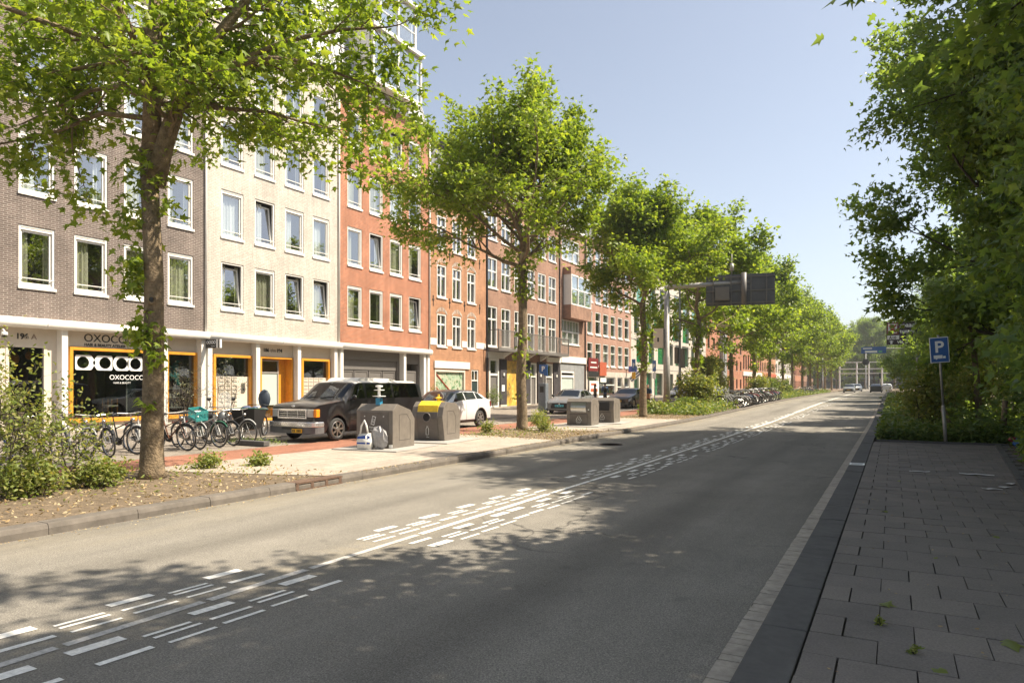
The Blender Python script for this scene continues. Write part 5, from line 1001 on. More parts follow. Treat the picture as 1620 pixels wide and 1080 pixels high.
t = thing('direction_sign', 'wide blue direction sign hanging over the far road', 'sign', (-2.6, 122, gz(122))); b = MB(); b.box(-1.75, 1.75, -.08, 0, 6.2, 7.25); o = b.build('board', BLUE, t); b = MB(); b.tube([(1.7, .1, 6.9), (5.2, .1, 6.9), (5.2, .1, 0)], .1, 8); b.build('post', GALV, t); b = MB(); b.box(-1.2, .5, -.09, -.08, 6.32, 6.62); b.box(-1.5, -.2, -.09, -.08, 6.9, 7.05); b.build('white_lettering_panel', SIGNW, o); b = MB(); b.box(.7, 1.2, -.09, -.08, 6.32, 6.6); b.build('green_patch', mat('sign_green', (.1, .4, .2), .5), o)
# gantry and traffic lights at the end of the road
t = thing('bridge_portal', 'white lattice portal across the road at the bridge', 'portal', (0, 172, gz(172))); b = MB(); [b.cyl((x, 0, 0), (x, 0, 6.2), .16, 8) for x in (-10.5, -7, -4.6, -2)]; b.build('post', WHITE, t); b = MB(); [b.box(-10.5, .5, -.08, .08, z, z+.18) for z in (3.6, 4.6, 6.1)]; b.build('beam', WHITE, t); b = MB(); [b.lathe([(.001, 0), (.7, 0)], n=18) for _ in range(2)]; b.v = [(x-5.2 if i < 36 else x-.5, -.15, y+6.2) for i, (x, y, z) in enumerate(b.v)]; b.build('round_sign', SIGNW, t)
for x in (-2.3, .6):
    t = thing('traffic_light', 'dark traffic light %s the far portal' % ('beneath' if x < 0 else 'right of'), 'traffic light', (x, 165, gz(165))); b = MB(); b.cyl((0, 0, 0), (0, 0, 3.4), .07, 8); b.build('pole', GALV, t); b = MB(); b.box(-.2, .2, -.2, 0, 2.5, 3.6); b.build('head', BLACK, t); b = MB(); b.lathe([(.001, 0), (.11, 0)], n=10); b.v = [(x_, -.205, y_+2.75) for x_, y_, z_ in b.v]; b.build('lens', mat('lens_green', (.02, .35, .2), .3), t)
lamp('lamp_post', 'tall thin lamp post behind the far portal', -5.5, 182, 9.5, None, 1.0)
# ------------------------------------------------------------ people
def person(label, x, y, rz, jack, trou, hair, h_=1.6, pose='walk'):
    t = thing('person', label, 'person', (x, y, gz(y)+.05), rz); k = h_/1.72
    if pose == 'ride': J = dict(pel=(0, 0, .95), che=(0, -.18, 1.28), nek=(0, -.22, 1.45), hd=(0, -.26, 1.58), lk=(.11, -.33, .78), la=(.1, -.18, .4), lt=(.1, -.28, .36), rk=(-.11, -.25, .62), ra=(-.1, -.05, .24), rt=(-.1, -.16, .2), le=(.26, -.32, 1.15), lh=(.27, -.5, 1.0), re=(-.26, -.32, 1.15), rh=(-.27, -.5, 1.0), ls=(.18, -.18, 1.38), rs=(-.18, -.18, 1.38))
    else: J = dict(pel=(0, 0, .95), che=(0, .0, 1.28), nek=(0, 0, 1.47), hd=(0, -.02, 1.62), lk=(.10, -.12, .50), la=(.10, -.14, .09), lt=(.10, -.28, .04), rk=(-.10, .05, .5), ra=(-.10, .22, .1), rt=(-.10, .12, .04), le=(.25, .05, 1.13), lh=(.22, -.14, .95), re=(-.25, .06, 1.13), rh=(-.24, -.10, .93), ls=(.18, 0, 1.40), rs=(-.18, 0, 1.40))
    rad = dict(pel=.14, che=.155, nek=.055, hd=.085, lk=.065, la=.045, lt=.035, rk=.065, ra=.045, rt=.035, le=.05, lh=.035, re=.05, rh=.035, ls=.08, rs=.08)
    ks = list(J); E = [('pel', 'che'), ('che', 'nek'), ('nek', 'hd'), ('pel', 'lk'), ('lk', 'la'), ('la', 'lt'), ('pel', 'rk'), ('rk', 'ra'), ('ra', 'rt'), ('che', 'ls'), ('ls', 'le'), ('le', 'lh'), ('che', 'rs'), ('rs', 're'), ('re', 'rh')]
    me = bpy.data.meshes.new('body'); me.from_pydata([Vector(J[q])*k for q in ks], [(ks.index(a), ks.index(b)) for a, b in E], []); o = place('body', me, t); sk = o.modifiers.new('skin', 'SKIN'); me.skin_vertices[0].data[0].use_root = True
    for i, q in enumerate(ks): me.skin_vertices[0].data[i].radius = (rad[q]*k, rad[q]*k)
    ss = o.modifiers.new('sub', 'SUBSURF'); ss.levels = 1; ss.render_levels = 1
    m2 = bpy.data.meshes.new_from_object(o.evaluated_get(bpy.context.evaluated_depsgraph_get())); o.modifiers.clear(); o.data = m2; m2.materials.clear()
    for mm_ in (WC.setdefault('skin', mat('skin', (.5, .3, .21), .6, var=.05)), jack, trou): m2.materials.append(mm_)
    ha = (Vector(J['lh'])*k, Vector(J['rh'])*k); lowz = J['pel'][2]*k-.02
    for p in m2.polygons:
        c = p.center; isarm = abs(c.x) > .2*k and min((c-ha[0]).length, (c-ha[1]).length) < .09
        p.material_index = 0 if c.z > (J['nek'][2]+.01)*k or isarm else (1 if c.z > lowz or (abs(c.x) > .18*k and c.z > .8*k) else 2); p.use_smooth = True
    hd = Vector(J['hd'])*k; b = MB(); b.sphere(tuple(hd), (.078*k, .095*k, .115*k), 12); b.sphere((hd.x, hd.y-.1*k, hd.z-.01), (.016, .025, .022), 6); b.build('head', WC['skin'], t, True); b = MB(); b.sphere((hd.x, hd.y+.02, hd.z+.03), (.088*k, .1*k, .11*k), 12)
    if hair == 'long': b.sphere((hd.x, hd.y+.06, hd.z-.1), (.085, .05, .14), 10)
    b.build('hair', WC.setdefault('hairm', mat('dark_hair', (.04, .025, .018), .6)), t, True)
    b = MB(); [b.sphere((hd.x+sx*.03*k, hd.y-.088*k, hd.z+.012), .011, 6) for sx in (1, -1)]; b.build('eye', INK, t, True)
    b = MB(); [b.sphere((J[q][0]*k, (J[q][1]+.02)*k, J[q][2]*k), (.05, .12, .05), 8) for q in ('lt', 'rt')]; b.build('shoe', BLACK, t, True); return t
JB = mat('denim_jacket', (.10, .16, .30), .8, var=.2, vs=20); JN = mat('brown_jacket', (.16, .11, .07), .8, var=.2, vs=20); TD = mat('dark_trousers', (.03, .032, .04), .8, var=.2); JK = mat('navy_coat', (.02, .05, .09), .8, var=.2)
pb = person('person in a blue denim jacket with a dark backpack on the pavement', -18.0, 46.0, R(200), JB, TD, 'short'); b = MB(); b.sphere((0, .17, 1.15), (.15, .09, .22), 10); b.build('backpack', BLACK, pb, True)
person('person with long dark hair and brown jacket left of the denim jacket', -18.6, 45.6, R(120), JN, TD, 'long', 1.52); person('small dark haired person in pale clothes leftmost of the three on the pavement', -18.9, 45.0, R(30), CURTW, TD, 'short', 1.15)
person('person in a navy coat riding the bicycle with the crate basket', -13.0, 40.55, 0, JK, TD, 'short', 1.6, 'ride')
# ------------------------------------------------------------ vegetation
def leafshape(kind):
    if kind == 'maple': o = [(0, 0), (.27, .03), (.17, .2), (.5, .40), (.2, .46), (0, 1), (-.2, .46), (-.5, .40), (-.17, .2), (-.27, .03)]; c = (0, .3)
    elif kind == 'star': o = [(0, 0), (.42, .34), (.16, .46), (0, 1), (-.16, .46), (-.42, .34)]; c = (0, .38)
    elif kind == 'oval': o = [(0, 0), (.26, .3), (.2, .7), (0, 1), (-.2, .7), (-.26, .3)]; c = (0, .5)
    else: o = [(0, 0), (.36, .45), (0, 1), (-.36, .45)]; c = None
    P = np.array([(x, y, -.35*abs(x)-.18*y*y) for x, y in o])
    if c is None: return P, np.array([(0, 1, 2), (0, 2, 3)])
    n = len(o); P = np.vstack([P, [(c[0], c[1], .02)]]); return P, np.array([(i, (i+1) % n, n) for i in range(n)])
def npmesh(name, V, F, m):
    me = bpy.data.meshes.new(name); me.vertices.add(len(V)); me.vertices.foreach_set('co', V.astype(np.float32).ravel())
    me.loops.add(F.size); me.loops.foreach_set('vertex_index', F.astype(np.int32).ravel()); me.polygons.add(len(F))
    me.polygons.foreach_set('loop_start', np.arange(0, F.size, 3, dtype=np.int32)); me.polygons.foreach_set('loop_total', np.full(len(F), 3, dtype=np.int32))
    me.update(calc_edges=True); me.materials.append(m); return me
def leafmesh(name, P, size, kind, m, g, up=.8, droop=.35, out=None):
    """one leaf per point of P, blades facing mostly up, tips pointing outward and down"""
    n = len(P); T, F = leafshape(kind)
    nrm = g.normal(0, .62, (n, 3)); nrm[:, 2] += up; nrm /= np.linalg.norm(nrm, axis=1)[:, None]
    d = g.normal(0, 1, (n, 3)); d[:, 2] -= droop*2
    if out is not None: q = P-out; d += 1.1*q/np.maximum(np.linalg.norm(q, axis=1), .2)[:, None]
    d -= nrm*(d*nrm).sum(1)[:, None]; d /= np.maximum(np.linalg.norm(d, axis=1), 1e-6)[:, None]; s = np.cross(d, nrm)
    sz = size*g.uniform(.6, 1.25, n)
    V = P[:, None, :]+sz[:, None, None]*(T[None, :, 0:1]*s[:, None, :]+T[None, :, 1:2]*d[:, None, :]+T[None, :, 2:3]*nrm[:, None, :])
    FF = (F[None]+(np.arange(n)*len(T))[:, None, None]).reshape(-1, 3)
    return npmesh(name, V.reshape(-1, 3), FF, m)
def grow(rg, p, d, L, r, lev, tubes, tips, kids=(6, 5), up=.10, spread=(35, 65)):
    n = 5 if lev else 3; pts = [p.copy()]; d = d.normalized()
    for i in range(n):
        d = (d+Vector((rg.gauss(0, .13), rg.gauss(0, .13), rg.gauss(0, .10)+up*(1 if lev else -.9)))).normalized(); p = p+d*L/n; pts.append(p.copy())
    tubes.append((pts, [r*(1-.75*i/n) for i in range(n+1)], lev))
    if lev == 0: tips.append((pts[1], pts[2], pts[3])); return
    k = kids[-lev] if lev <= len(kids) else kids[0]
    for i in range(k):
        f = .25+.75*(i+rg.random()*.8)/k; f = min(f, .99); j = int(f*n); q = pts[j].lerp(pts[j+1], f*n-j)
        dd = (pts[min(j+1, n)]-pts[j]).normalized(); ax = dd.orthogonal(); ax.rotate(Matrix.Rotation(rg.random()*6.283, 3, dd)); e = dd.copy(); e.rotate(Matrix.Rotation(R(rg.uniform(*spread)), 3, ax))
        e.z *= .75; grow(rg, q, e, L*rg.uniform(.38, .58)*(1.15-.45*f), r*.45*(1.1-.5*f)+.003, lev-1, tubes, tips, kids, up*.6, spread)
    grow(rg, pts[-1], d, L*.42, r*.28, lev-1, tubes, tips, kids, up*.5, spread)
def wood(tubes, m, name, extra=None):
    b = MB()
    for pts, rad, lev in tubes:
        if max(rad) < .004: continue
        b.tube(pts, rad, 12 if max(rad) > .12 else (6 if lev > 1 else (4 if lev else 3)), cap=lev > 2)
    return b.mesh(name, m, True)
def tippoints(tips, per, g, sp):
    A = np.array([[tuple(q) for q in t] for t in tips]); i = g.integers(0, len(A), per*len(A)); f = g.uniform(0, 2, len(i)); j = f.astype(int); f = (f-j)[:, None]
    return A[i, j]*(1-f)+A[i, np.minimum(j+1, 2)]*f+g.normal(0, sp, (len(i), 3))*np.array([1, 1, .7])
def treedata(seed, H, fork, crown, trunk_r, per, size, kind, m, bark, nl=15, low=5.2, kids=(6, 5), limbs=None, leader=True, shoots=None, sp=.2, lean=(0, 0), up=.10, clip=None, lowang=8, name='crown', bow=.15, lup=.8):
    rg = random.Random(seed); g = np.random.default_rng(seed); tubes = []; tips = []
    tz = [0, .12, .5, fork*.3, fork*.6, fork]; tp = [Vector((lean[0]*z/fork+bow*math.sin(z*1.1+seed)*min(1, z/3)*.5, lean[1]*z/fork+bow*math.cos(z*.9+seed)*.4*min(1, z/3), z)) for z in tz]
    tubes.append((tp, [trunk_r*1.35, trunk_r*1.12, trunk_r*1.0, trunk_r*.92, trunk_r*.83, trunk_r*.76], 3)); top = tp[-1]
    if leader:
        lp = [top+Vector((rg.gauss(0, .12)*i, rg.gauss(0, .12)*i, (H-1.2-fork)*i/6)) for i in range(7)]; tubes.append((lp, [trunk_r*.7*(1-.13*i) for i in range(7)], 3)); grow(rg, lp[-1], Vector((0, 0, 1)), 1.4, trunk_r*.2, 1, tubes, tips, kids, .1)
        for i in range(nl):
            f = i/(nl-1); z = low+(H-1.6-low)*f; az = i*2.4+seed; Rr = crown*(1.0-.1*abs(f-.25))*(1-f**2.2*.62)*rg.uniform(.72, 1.05)
            if z < fork: q = top*(z/fork)
            else:
                t_ = min(5.99, (z-fork)/(H-1.2-fork)*6); j = int(t_); q = lp[j].lerp(lp[j+1], t_-j)
            el = R(lowang+(58-lowang)*f+rg.uniform(-6, 8)); grow(rg, q, Vector((math.cos(az)*math.cos(el), math.sin(az)*math.cos(el), math.sin(el))), Rr*.8, trunk_r*.42*(1-.5*f), 2, tubes, tips, kids, up)
    for path, r_ in (limbs or []):
        path = [Vector(q) for q in path]; n = len(path); tubes.append((path, [r_*(1-.75*i/(n-1)) for i in range(n)], 3))
        Lt = sum((b-a).length for a, b in zip(path, path[1:])); k = max(4, int(Lt*2.6))
        for i in range(k):
            f = .12+.87*(i+rg.random()*.7)/k; t_ = min(f, .995)*(n-1); j = int(t_); q = path[j].lerp(path[j+1], t_-j); dd = (path[j+1]-path[j]).normalized(); ax = dd.orthogonal(); ax.rotate(Matrix.Rotation(rg.random()*6.283, 3, dd)); e = dd.copy(); e.rotate(Matrix.Rotation(R(rg.uniform(35, 75)), 3, ax)); e.z = e.z*.7+.05
            grow(rg, q, e, rg.uniform(.8, 1.5)*(1.15-.4*f), r_*.3*(1.1-.6*f)+.004, 1, tubes, tips, kids, .06)
        grow(rg, path[-1], path[-1]-path[-2], 1.0, r_*.22, 1, tubes, tips, kids, .03)
    P = tippoints(tips, per, g, sp)
    if clip is not None: P = P[clip(P)]
    if shoots:
        S = [P]
        for z, k, rr, *of in shoots:
            of = of or [0, 0]; q = np.column_stack([g.normal(of[0], rr, k), g.normal(of[1], rr, k), g.normal(z, rr*1.1, k)]); rad = np.linalg.norm(q[:, :2], axis=1); q[:, :2] *= (np.maximum(rad, trunk_r*1.1)/np.maximum(rad, 1e-3))[:, None]; q[:, :2] += np.array([lean[0]*z/fork, lean[1]*z/fork]); S.append(q)
        P = np.vstack(S)
    return wood(tubes, bark, 'trunk'), leafmesh(name, P, size, kind, m, g, lup, out=np.array([lean[0]*.5, lean[1]*.5, fork]))
def tree(data, label, x, y, z, rz=0, group=None, name='street_tree', sc=1):
    t = thing(name, label, 'tree', (x, y, z), rz, group); t.scale = (sc, sc, sc); place('trunk', data[0], t); o = place('crown', data[1], t); return t
GT = 'street trees in the row beside the road'
# the thick first tree: its main limbs follow the photograph
limbs1 = [([(.03, .02, 4.85), (.17, .1, 5.5), (.42, .22, 6.3), (.72, .4, 7.0), (1.45, .85, 8.1), (2.3, 1.4, 9.2)], .17), ([(.5, .28, 6.45), (.95, .55, 6.82), (1.65, .9, 6.95), (2.3, 1.2, 6.85), (2.9, 1.5, 6.6)], .09), ([(1.3, .7, 6.9), (2.0, 1.1, 7.25), (2.8, 1.5, 7.4), (3.5, 1.8, 7.4)], .06),
    ([(.0, 0, 6.25), (-.5, -.28, 6.48), (-.9, -.5, 6.42), (-1.3, -.7, 6.2), (-2.0, -1.0, 5.9)], .05), ([(0, 0, 5.95), (-.75, -.4, 6.05), (-1.35, -.75, 5.75), (-2.3, -1.2, 5.55)], .05), ([(0, 0, 7.0), (-.6, -.3, 6.9), (-1.3, -.7, 6.75), (-2.5, -1.4, 6.8)], .05),
    ([(0, 0, 5.4), (.0, .0, 6.4), (-.05, .05, 7.5), (.05, .1, 8.8), (-.05, 0, 10.4)], .16), ([(0, 0, 6.7), (-.7, .9, 7.1), (-1.2, 2.0, 7.3), (-1.6, 3.0, 7.2)], .07), ([(.05, 0, 6.4), (.8, -.9, 6.9), (1.5, -1.9, 7.2), (2.1, -2.7, 7.3)], .07), ([(0, 0, 7.4), (-1.2, .4, 7.9), (-2.4, .5, 8.3), (-3.4, .3, 8.4)], .07), ([(0, .1, 7.6), (.6, 1.2, 8.2), (1.0, 2.4, 8.6)], .07), ([(0, 0, 6.9), (-1.1, -1.6, 7.3), (-1.8, -2.8, 7.4)], .06), ([(.3, .2, 6.2), (1.0, 1.5, 6.4), (1.6, 2.6, 6.3)], .05)]
D1 = treedata(11, 10, 5.45, 3.6, .175, 24, .15, 'maple', LEAF, BARK, limbs=limbs1, leader=False, kids=(7, 5), shoots=[(2.4, 170, .14, .0, -.12), (2.0, 30, .08, .2, -.1), (3.5, 110, .13, -.22, -.2), (3.15, 50, .09, -.2, -.2), (4.3, 110, .17, -.3, -.2), (5.1, 150, .22, .0, -.2), (1.25, 14, .06, .1, -.2), (4.5, 30, .12, .3, .1)], sp=.19, bow=.10)
T1 = tree(D1, 'thick trunked street tree in front of the salon, nearest of the left row', -10.72, 6.98, .08, 0, GT)
b = MB(); b.torus((.19, -.14, 2.93), .06, .02, 'x', 14, 5); b.sphere((.185, -.14, 2.93), (.03, .045, .055), 8, 1); b.build('knot_hole', [BARK, BLACK], T1, True)
D2 = treedata(12, 10.7, 6.2, 5.4, .185, 40, .19, 'star', LEAF, BARK, nl=22, low=5.7, kids=(6, 5), shoots=[(5.6, 130, .22), (4.9, 110, .2), (3.4, 20, .12), (2.7, 45, .16), (1.2, 12, .12), (2.0, 16, .12)], sp=.21)
tree(D2, 'second street tree standing in bare soil between the two container pads', -11.35, 21.1, .08, 3.6, GT)
D3 = treedata(13, 10.9, 5.6, 4.5, .18, 40, .22, 'star', LEAF, BARK, nl=20, low=5.5, kids=(6, 5), lowang=22, shoots=[(5.0, 110, .22), (4.2, 100, .2), (3.4, 120, .2), (2.6, 60, .16)], sp=.23)
tree(D3, 'third street tree just past the rubbish containers', -10.75, 32.6, gz(32)+.08, 2.4, GT)
D4 = treedata(14, 12.2, 5.6, 6.0, .19, 36, .28, 'kite', LEAF, BARK, nl=16, low=4.9, kids=(5, 5), shoots=[(5.0, 90, .25), (4.2, 80, .22), (3.0, 60, .2)], sp=.25)
D5 = treedata(15, 12.0, 5.4, 6.0, .2, 36, .28, 'kite', LEAF, BARK, nl=17, low=5.0, kids=(5, 5), shoots=[(4.6, 90, .25), (3.4, 60, .22)], sp=.25)
for i, (x, y) in enumerate(((-11.5, 46.5), (-11.6, 58), (-11.5, 68), (-11.6, 78), (-11.5, 87.5), (-11.6, 97), (-11.4, 107), (-11.3, 117), (-11.2, 128), (-11.0, 140), (-10.8, 153))):
    lab = {0: 'fourth street tree, behind the gantry\'s grey board', 1: 'fifth street tree, rising from the crowded bicycles'}.get(i, 'leafy street tree beyond the crowded bicycles, %s tree of the left row' % ['', '', 'sixth', 'seventh', 'eighth', 'ninth', 'tenth', 'eleventh', 'twelfth', 'thirteenth', 'fourteenth'][min(i, 10)])
    tree((D4, D5)[i % 2], lab, x, y, gz(y)+.08, i*1.9, GT, sc=random.Random(i).uniform(.93, 1.06))
# right hand trees: dark, overhanging the footway
GR = 'dense trees along the right hand planting bed'
limbsA = [([(0, 0, 4.6), (-1.1, .9, 5.6), (-2.2, 1.6, 5.9), (-3.0, 2.2, 5.4)], .10), ([(0, 0, 5), (-1.2, .2, 6.2), (-2.6, .6, 6.6), (-3.7, 1.1, 6.1)], .10), ([(0, 0, 4.2), (-.6, 1.6, 5.2), (-1.4, 3.0, 5.7), (-1.9, 4.0, 5.3)], .09), ([(0, 0, 5.4), (-1.8, -.6, 7.0), (-3.2, -1.2, 7.4)], .09)]
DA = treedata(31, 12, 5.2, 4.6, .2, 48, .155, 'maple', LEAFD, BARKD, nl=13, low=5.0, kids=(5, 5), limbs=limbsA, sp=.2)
tree(DA, 'near right hand tree whose dark branches hang into the top right corner', 4.45, 5.4, .06, 0, GR, 'shade_tree')
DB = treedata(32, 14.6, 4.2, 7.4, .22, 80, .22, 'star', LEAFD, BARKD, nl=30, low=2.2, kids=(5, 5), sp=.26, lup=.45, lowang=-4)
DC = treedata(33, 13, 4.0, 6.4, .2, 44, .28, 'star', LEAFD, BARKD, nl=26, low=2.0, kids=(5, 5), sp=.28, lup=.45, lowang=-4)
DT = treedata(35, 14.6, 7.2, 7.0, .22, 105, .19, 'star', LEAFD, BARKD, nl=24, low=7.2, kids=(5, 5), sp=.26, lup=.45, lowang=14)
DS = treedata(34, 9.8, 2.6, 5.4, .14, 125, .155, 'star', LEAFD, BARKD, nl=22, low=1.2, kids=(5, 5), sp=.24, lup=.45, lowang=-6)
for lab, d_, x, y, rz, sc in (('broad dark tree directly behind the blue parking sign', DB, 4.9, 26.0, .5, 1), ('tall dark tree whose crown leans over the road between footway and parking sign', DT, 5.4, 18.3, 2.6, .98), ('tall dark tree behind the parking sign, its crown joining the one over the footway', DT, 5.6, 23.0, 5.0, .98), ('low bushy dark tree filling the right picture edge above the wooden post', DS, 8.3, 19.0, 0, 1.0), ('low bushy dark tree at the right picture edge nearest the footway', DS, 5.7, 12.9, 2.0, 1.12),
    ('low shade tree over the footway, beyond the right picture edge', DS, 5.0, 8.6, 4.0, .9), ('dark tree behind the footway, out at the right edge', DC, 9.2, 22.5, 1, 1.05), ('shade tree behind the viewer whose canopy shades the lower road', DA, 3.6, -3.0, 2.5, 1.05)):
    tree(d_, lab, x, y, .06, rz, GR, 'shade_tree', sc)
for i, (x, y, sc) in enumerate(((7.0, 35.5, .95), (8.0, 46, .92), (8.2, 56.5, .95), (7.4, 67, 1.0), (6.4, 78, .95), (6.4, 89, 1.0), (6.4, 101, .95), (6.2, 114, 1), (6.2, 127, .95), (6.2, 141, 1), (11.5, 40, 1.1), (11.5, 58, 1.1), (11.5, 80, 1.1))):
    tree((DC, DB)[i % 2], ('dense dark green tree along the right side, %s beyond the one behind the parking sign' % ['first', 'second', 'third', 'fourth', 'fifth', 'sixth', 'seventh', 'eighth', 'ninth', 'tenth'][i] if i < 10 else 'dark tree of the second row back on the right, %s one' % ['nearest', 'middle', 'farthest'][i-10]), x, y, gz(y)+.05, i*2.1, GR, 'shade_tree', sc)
# the wood at the end of the road
for i in range(16):
    x = -40+i*5.2+random.Random(i).uniform(-2, 2); y = 205+random.Random(i+50).uniform(0, 45)
    tree((D5, DC, D4)[i % 3], 'hazy tree of the wood beyond the bridge', x, y, .6, i, 'trees beyond the bridge', 'distant_tree', random.Random(i+9).uniform(1.2, 1.75) if -14 < x < 12 else 1.1)
# shrubs
def shrub(label, x, y, z, h_, r, nst, per, size, m, kind='oval', seed=1, name='shrub', bark=BARKD, cat='shrub', group=None, sp=.09, up=.14):
    rg = random.Random(seed); g = np.random.default_rng(seed); tubes = []; tips = []
    for i in range(nst):
        a = rg.random()*6.283; q = Vector((rg.uniform(-.35, .35)*r, rg.uniform(-.35, .35)*r, 0)); el = R(rg.uniform(52, 86)); grow(rg, q, Vector((math.cos(a)*math.cos(el), math.sin(a)*math.cos(el), math.sin(el))), h_*rg.uniform(.65, .95), .014 if h_ > 1 else .007, 2, tubes, tips, (5, 4), up)
    t = thing(name, label, cat, (x, y, z), 0, group); place('stems', wood(tubes, bark, 'stems'), t); place('foliage', leafmesh('foliage', tippoints(tips, per, g, sp), size, kind, m, g, .7, .1), t); return t
shrub('tall airy shrub with yellowish green leaves before door 196 A', -10.85, 4.6, .08, 1.68, 1.0, 12, 5, .072, SHRUBL, seed=3)
shrub('loose leafy shrub between the tall airy shrub and the thick trunk', -10.9, 5.6, .08, 1.35, .6, 9, 6, .064, SHRUBL, seed=5)
shrub('dense low green bush at the foot of the tall airy shrub', -10.45, 4.95, .08, .42, .6, 10, 5, .075, SHRUBL, seed=6)
shrub('low bright bush left of the thick trunk\'s base', -10.5, 6.0, .08, .34, .45, 8, 7, .065, SHRUBL, seed=8)
shrub('small low bush at the left picture edge', -11.3, 3.9, .08, .5, .5, 8, 8, .08, COVERL, seed=9)
for i, (x, y, h_, lab) in enumerate(((-11.1, 8.3, .2, 'little weedy plant right of the thick trunk'), (-10.6, 9.0, .16, 'sprig of weeds near the pale pad before the containers'), (-11.2, 18.6, .4, 'low sprawling plant left of the second street tree'), (-10.1, 20.3, .3, 'small weed at the foot of the second street tree'), (-10.6, 20.9, .6, 'thin leafy sapling left of the rubbish containers'), (-11.1, 21.9, .5, 'low weedy plant between second street tree and rubbish containers'))):
    shrub(lab, x, y, .08, h_, .3, 4, 4, .07, SHRUBL, seed=20+i, name='weed_plant', cat='plant')
for i, (x, y, h_, r, m, lab) in enumerate(((-10.9, 44.0, 1.8, .9, SHRUBL, 'pale flowering shrub right of the lamp post'), (-10.9, 41.9, .45, 1.0, COVERL, 'low bush at the foot of the lamp post'), (-11.4, 36.6, .4, 1.0, SHRUBL, 'low bush at the foot of the gantry pole'), (-10.9, 67.5, 1.7, 1.5, SHRUBL, 'round bush just beyond the crowded bicycles'), (-10.9, 72, 1.5, 1.6, COVERL, 'second bush beyond the crowded bicycles'), (-11.2, 79, 1.6, 1.6, SHRUBL, 'bush under the distant street trees'), (-11.0, 84, 1.3, 1.6, COVERL, 'dark bush under the distant street trees'))):
    shrub(lab, x, y, gz(y)+.08, h_, r, 15, 8, .17, m, 'kite', seed=40+i, sp=.16)
DY = treedata(61, 4.6, 1.6, 2.0, .07, 22, .17, 'kite', SHRUBL, BARKD, nl=16, low=1.3, kids=(5, 4), sp=.2); tree(DY, 'small yellowish green tree between the white van and the red block', -13.3, 57.5, gz(57)+.05, 0, None, 'small_tree')
OLV = leafmat('olive_leaf', (.13, .15, .08), (.2, .21, .12), (.28, .27, .16), .25)
for x, y, lab in ((-23.4, 16.55, 'potted olive tree before the right hand salon window'), (-23.4, 18.45, 'potted olive tree before the mailboxes beside the corner pillar')):
    t = shrub(lab, x, y, .45, 1.75, .25, 5, 3, .055, OLV, seed=int(y), name='potted_tree', cat='potted tree'); b = MB(); b.lathe([(.16, -.38), (.2, 0), (.21, .03), (.18, .03), (.17, -.02)], n=16); b.build('pot', DKBR, t, True)
shrub('climbing plant in a pot by the side door of the red block', -23.5, 33.2, .3, 1.1, .2, 5, 6, .07, COVERL, seed=71, name='potted_plant', cat='potted plant'); shrub('green plant beside the white framed door of the balcony house', -23.6, 39.7, .1, 1.2, .2, 5, 6, .08, COVERL, seed=72, name='wall_plant', cat='plant')
for x, y, h_, lab in ((1.0, 25.5, 1.7, 'shrub with leaves coloured bright as if sunlit, left of the parking sign pole'), (2.4, 29, 2.2, 'tall shrub with leaves coloured bright as if sunlit, behind the parking sign')):
    shrub(lab, x, y, .08, h_, .9, 14, 8, .13, SHRUBL, 'star', seed=int(y), sp=.16)  # bright leaf colour stands in for sun patches in the shaded understorey
t = thing('office_building', 'low grey blue office building beyond the bridge at the end of the road', 'building', (-6, 262, .5)); b = MB(); b.box(-70, 60, 0, 12, 0, 13); b.build('wall', mat('office_wall', (.15, .18, .2), .6), t)
b = MB(); [b.box(-69, 59, -.05, .0, 1.5+k*3, 3.4+k*3) for k in range(4)]; b.build('window_band', BLACK, t)
# ground cover and litter: far too many pieces to count
def scatter(name, n, fx, hf, size, kind, m, seed, up=.9, droop=.1):
    g = np.random.default_rng(seed); P = []
    for _ in range(n):
        q = fx(g)
        if q is not None: P.append((q[0], q[1], gz(q[1])+q[2]+abs(g.normal(0, 1))*hf))
    o = place(name, leafmesh(name, np.array(P), size, kind, m, g, up, droop)); return tag(o, kind='stuff')
def verge_bare(g):
    y = g.choice([g.uniform(1, 9.2), g.uniform(17.2, 22.2), g.uniform(30.5, 36)]); x = g.uniform(-11.9, KX(y)-.22); return (x, y, .095)
scatter('leaf_litter', 5200, verge_bare, .012, .055, 'oval', DRYL, 81, .9, 0)
scatter('low_weeds', 900, lambda g: (lambda y, x: (x, y, .09))(g.choice([g.uniform(2, 8.6), g.uniform(17.4, 22)]), g.normal(-10.6, .7)), .05, .07, 'oval', SHRUBL, 82)
scatter('kerb_litter', 1600, lambda g: (lambda y: (KX(y)+abs(g.normal(0, .16))-.2, y, .01 if False else .0))(g.uniform(1, 40)), .0, .03, 'kite', DRYL, 83) if 0 else None
scatter('gutter_litter', 1300, lambda g: (lambda y: (KX(y)+.02+abs(g.normal(0, .10)), y, .006))(g.uniform(1, 36)), .002, .03, 'kite', DRYL, 84, 2.5, 0)
scatter('kerb_debris', 1500, lambda g: (lambda y: (KX(y)-.03-g.uniform(0, .2), y, .124))(g.uniform(9, 24)), .002, .035, 'kite', DRYL, 85, 2.5, 0)
scatter('verge_ground_cover', 15000, lambda g: (lambda y: ((g.uniform(-11.9, KX(y)-.25) if not 43.8 < y < 64 else g.uniform(-11.9, -10.9)), y, .1))(35+85*g.random()**1.3), .24, .15, 'kite', COVERL, 86)
scatter('verge_bright_cover', 5000, lambda g: (lambda y: ((g.uniform(-11.0, KX(y)-.25) if not 43.8 < y < 64 else -11.5), y, .1))(35+60*g.random()**1.3), .3, .14, 'kite', SHRUBL, 87)
scatter('parking_weeds', 700, lambda g: (g.normal(-15.6, .6), g.normal(13.1, .22), .05), .06, .05, 'kite', COVERL, 88)
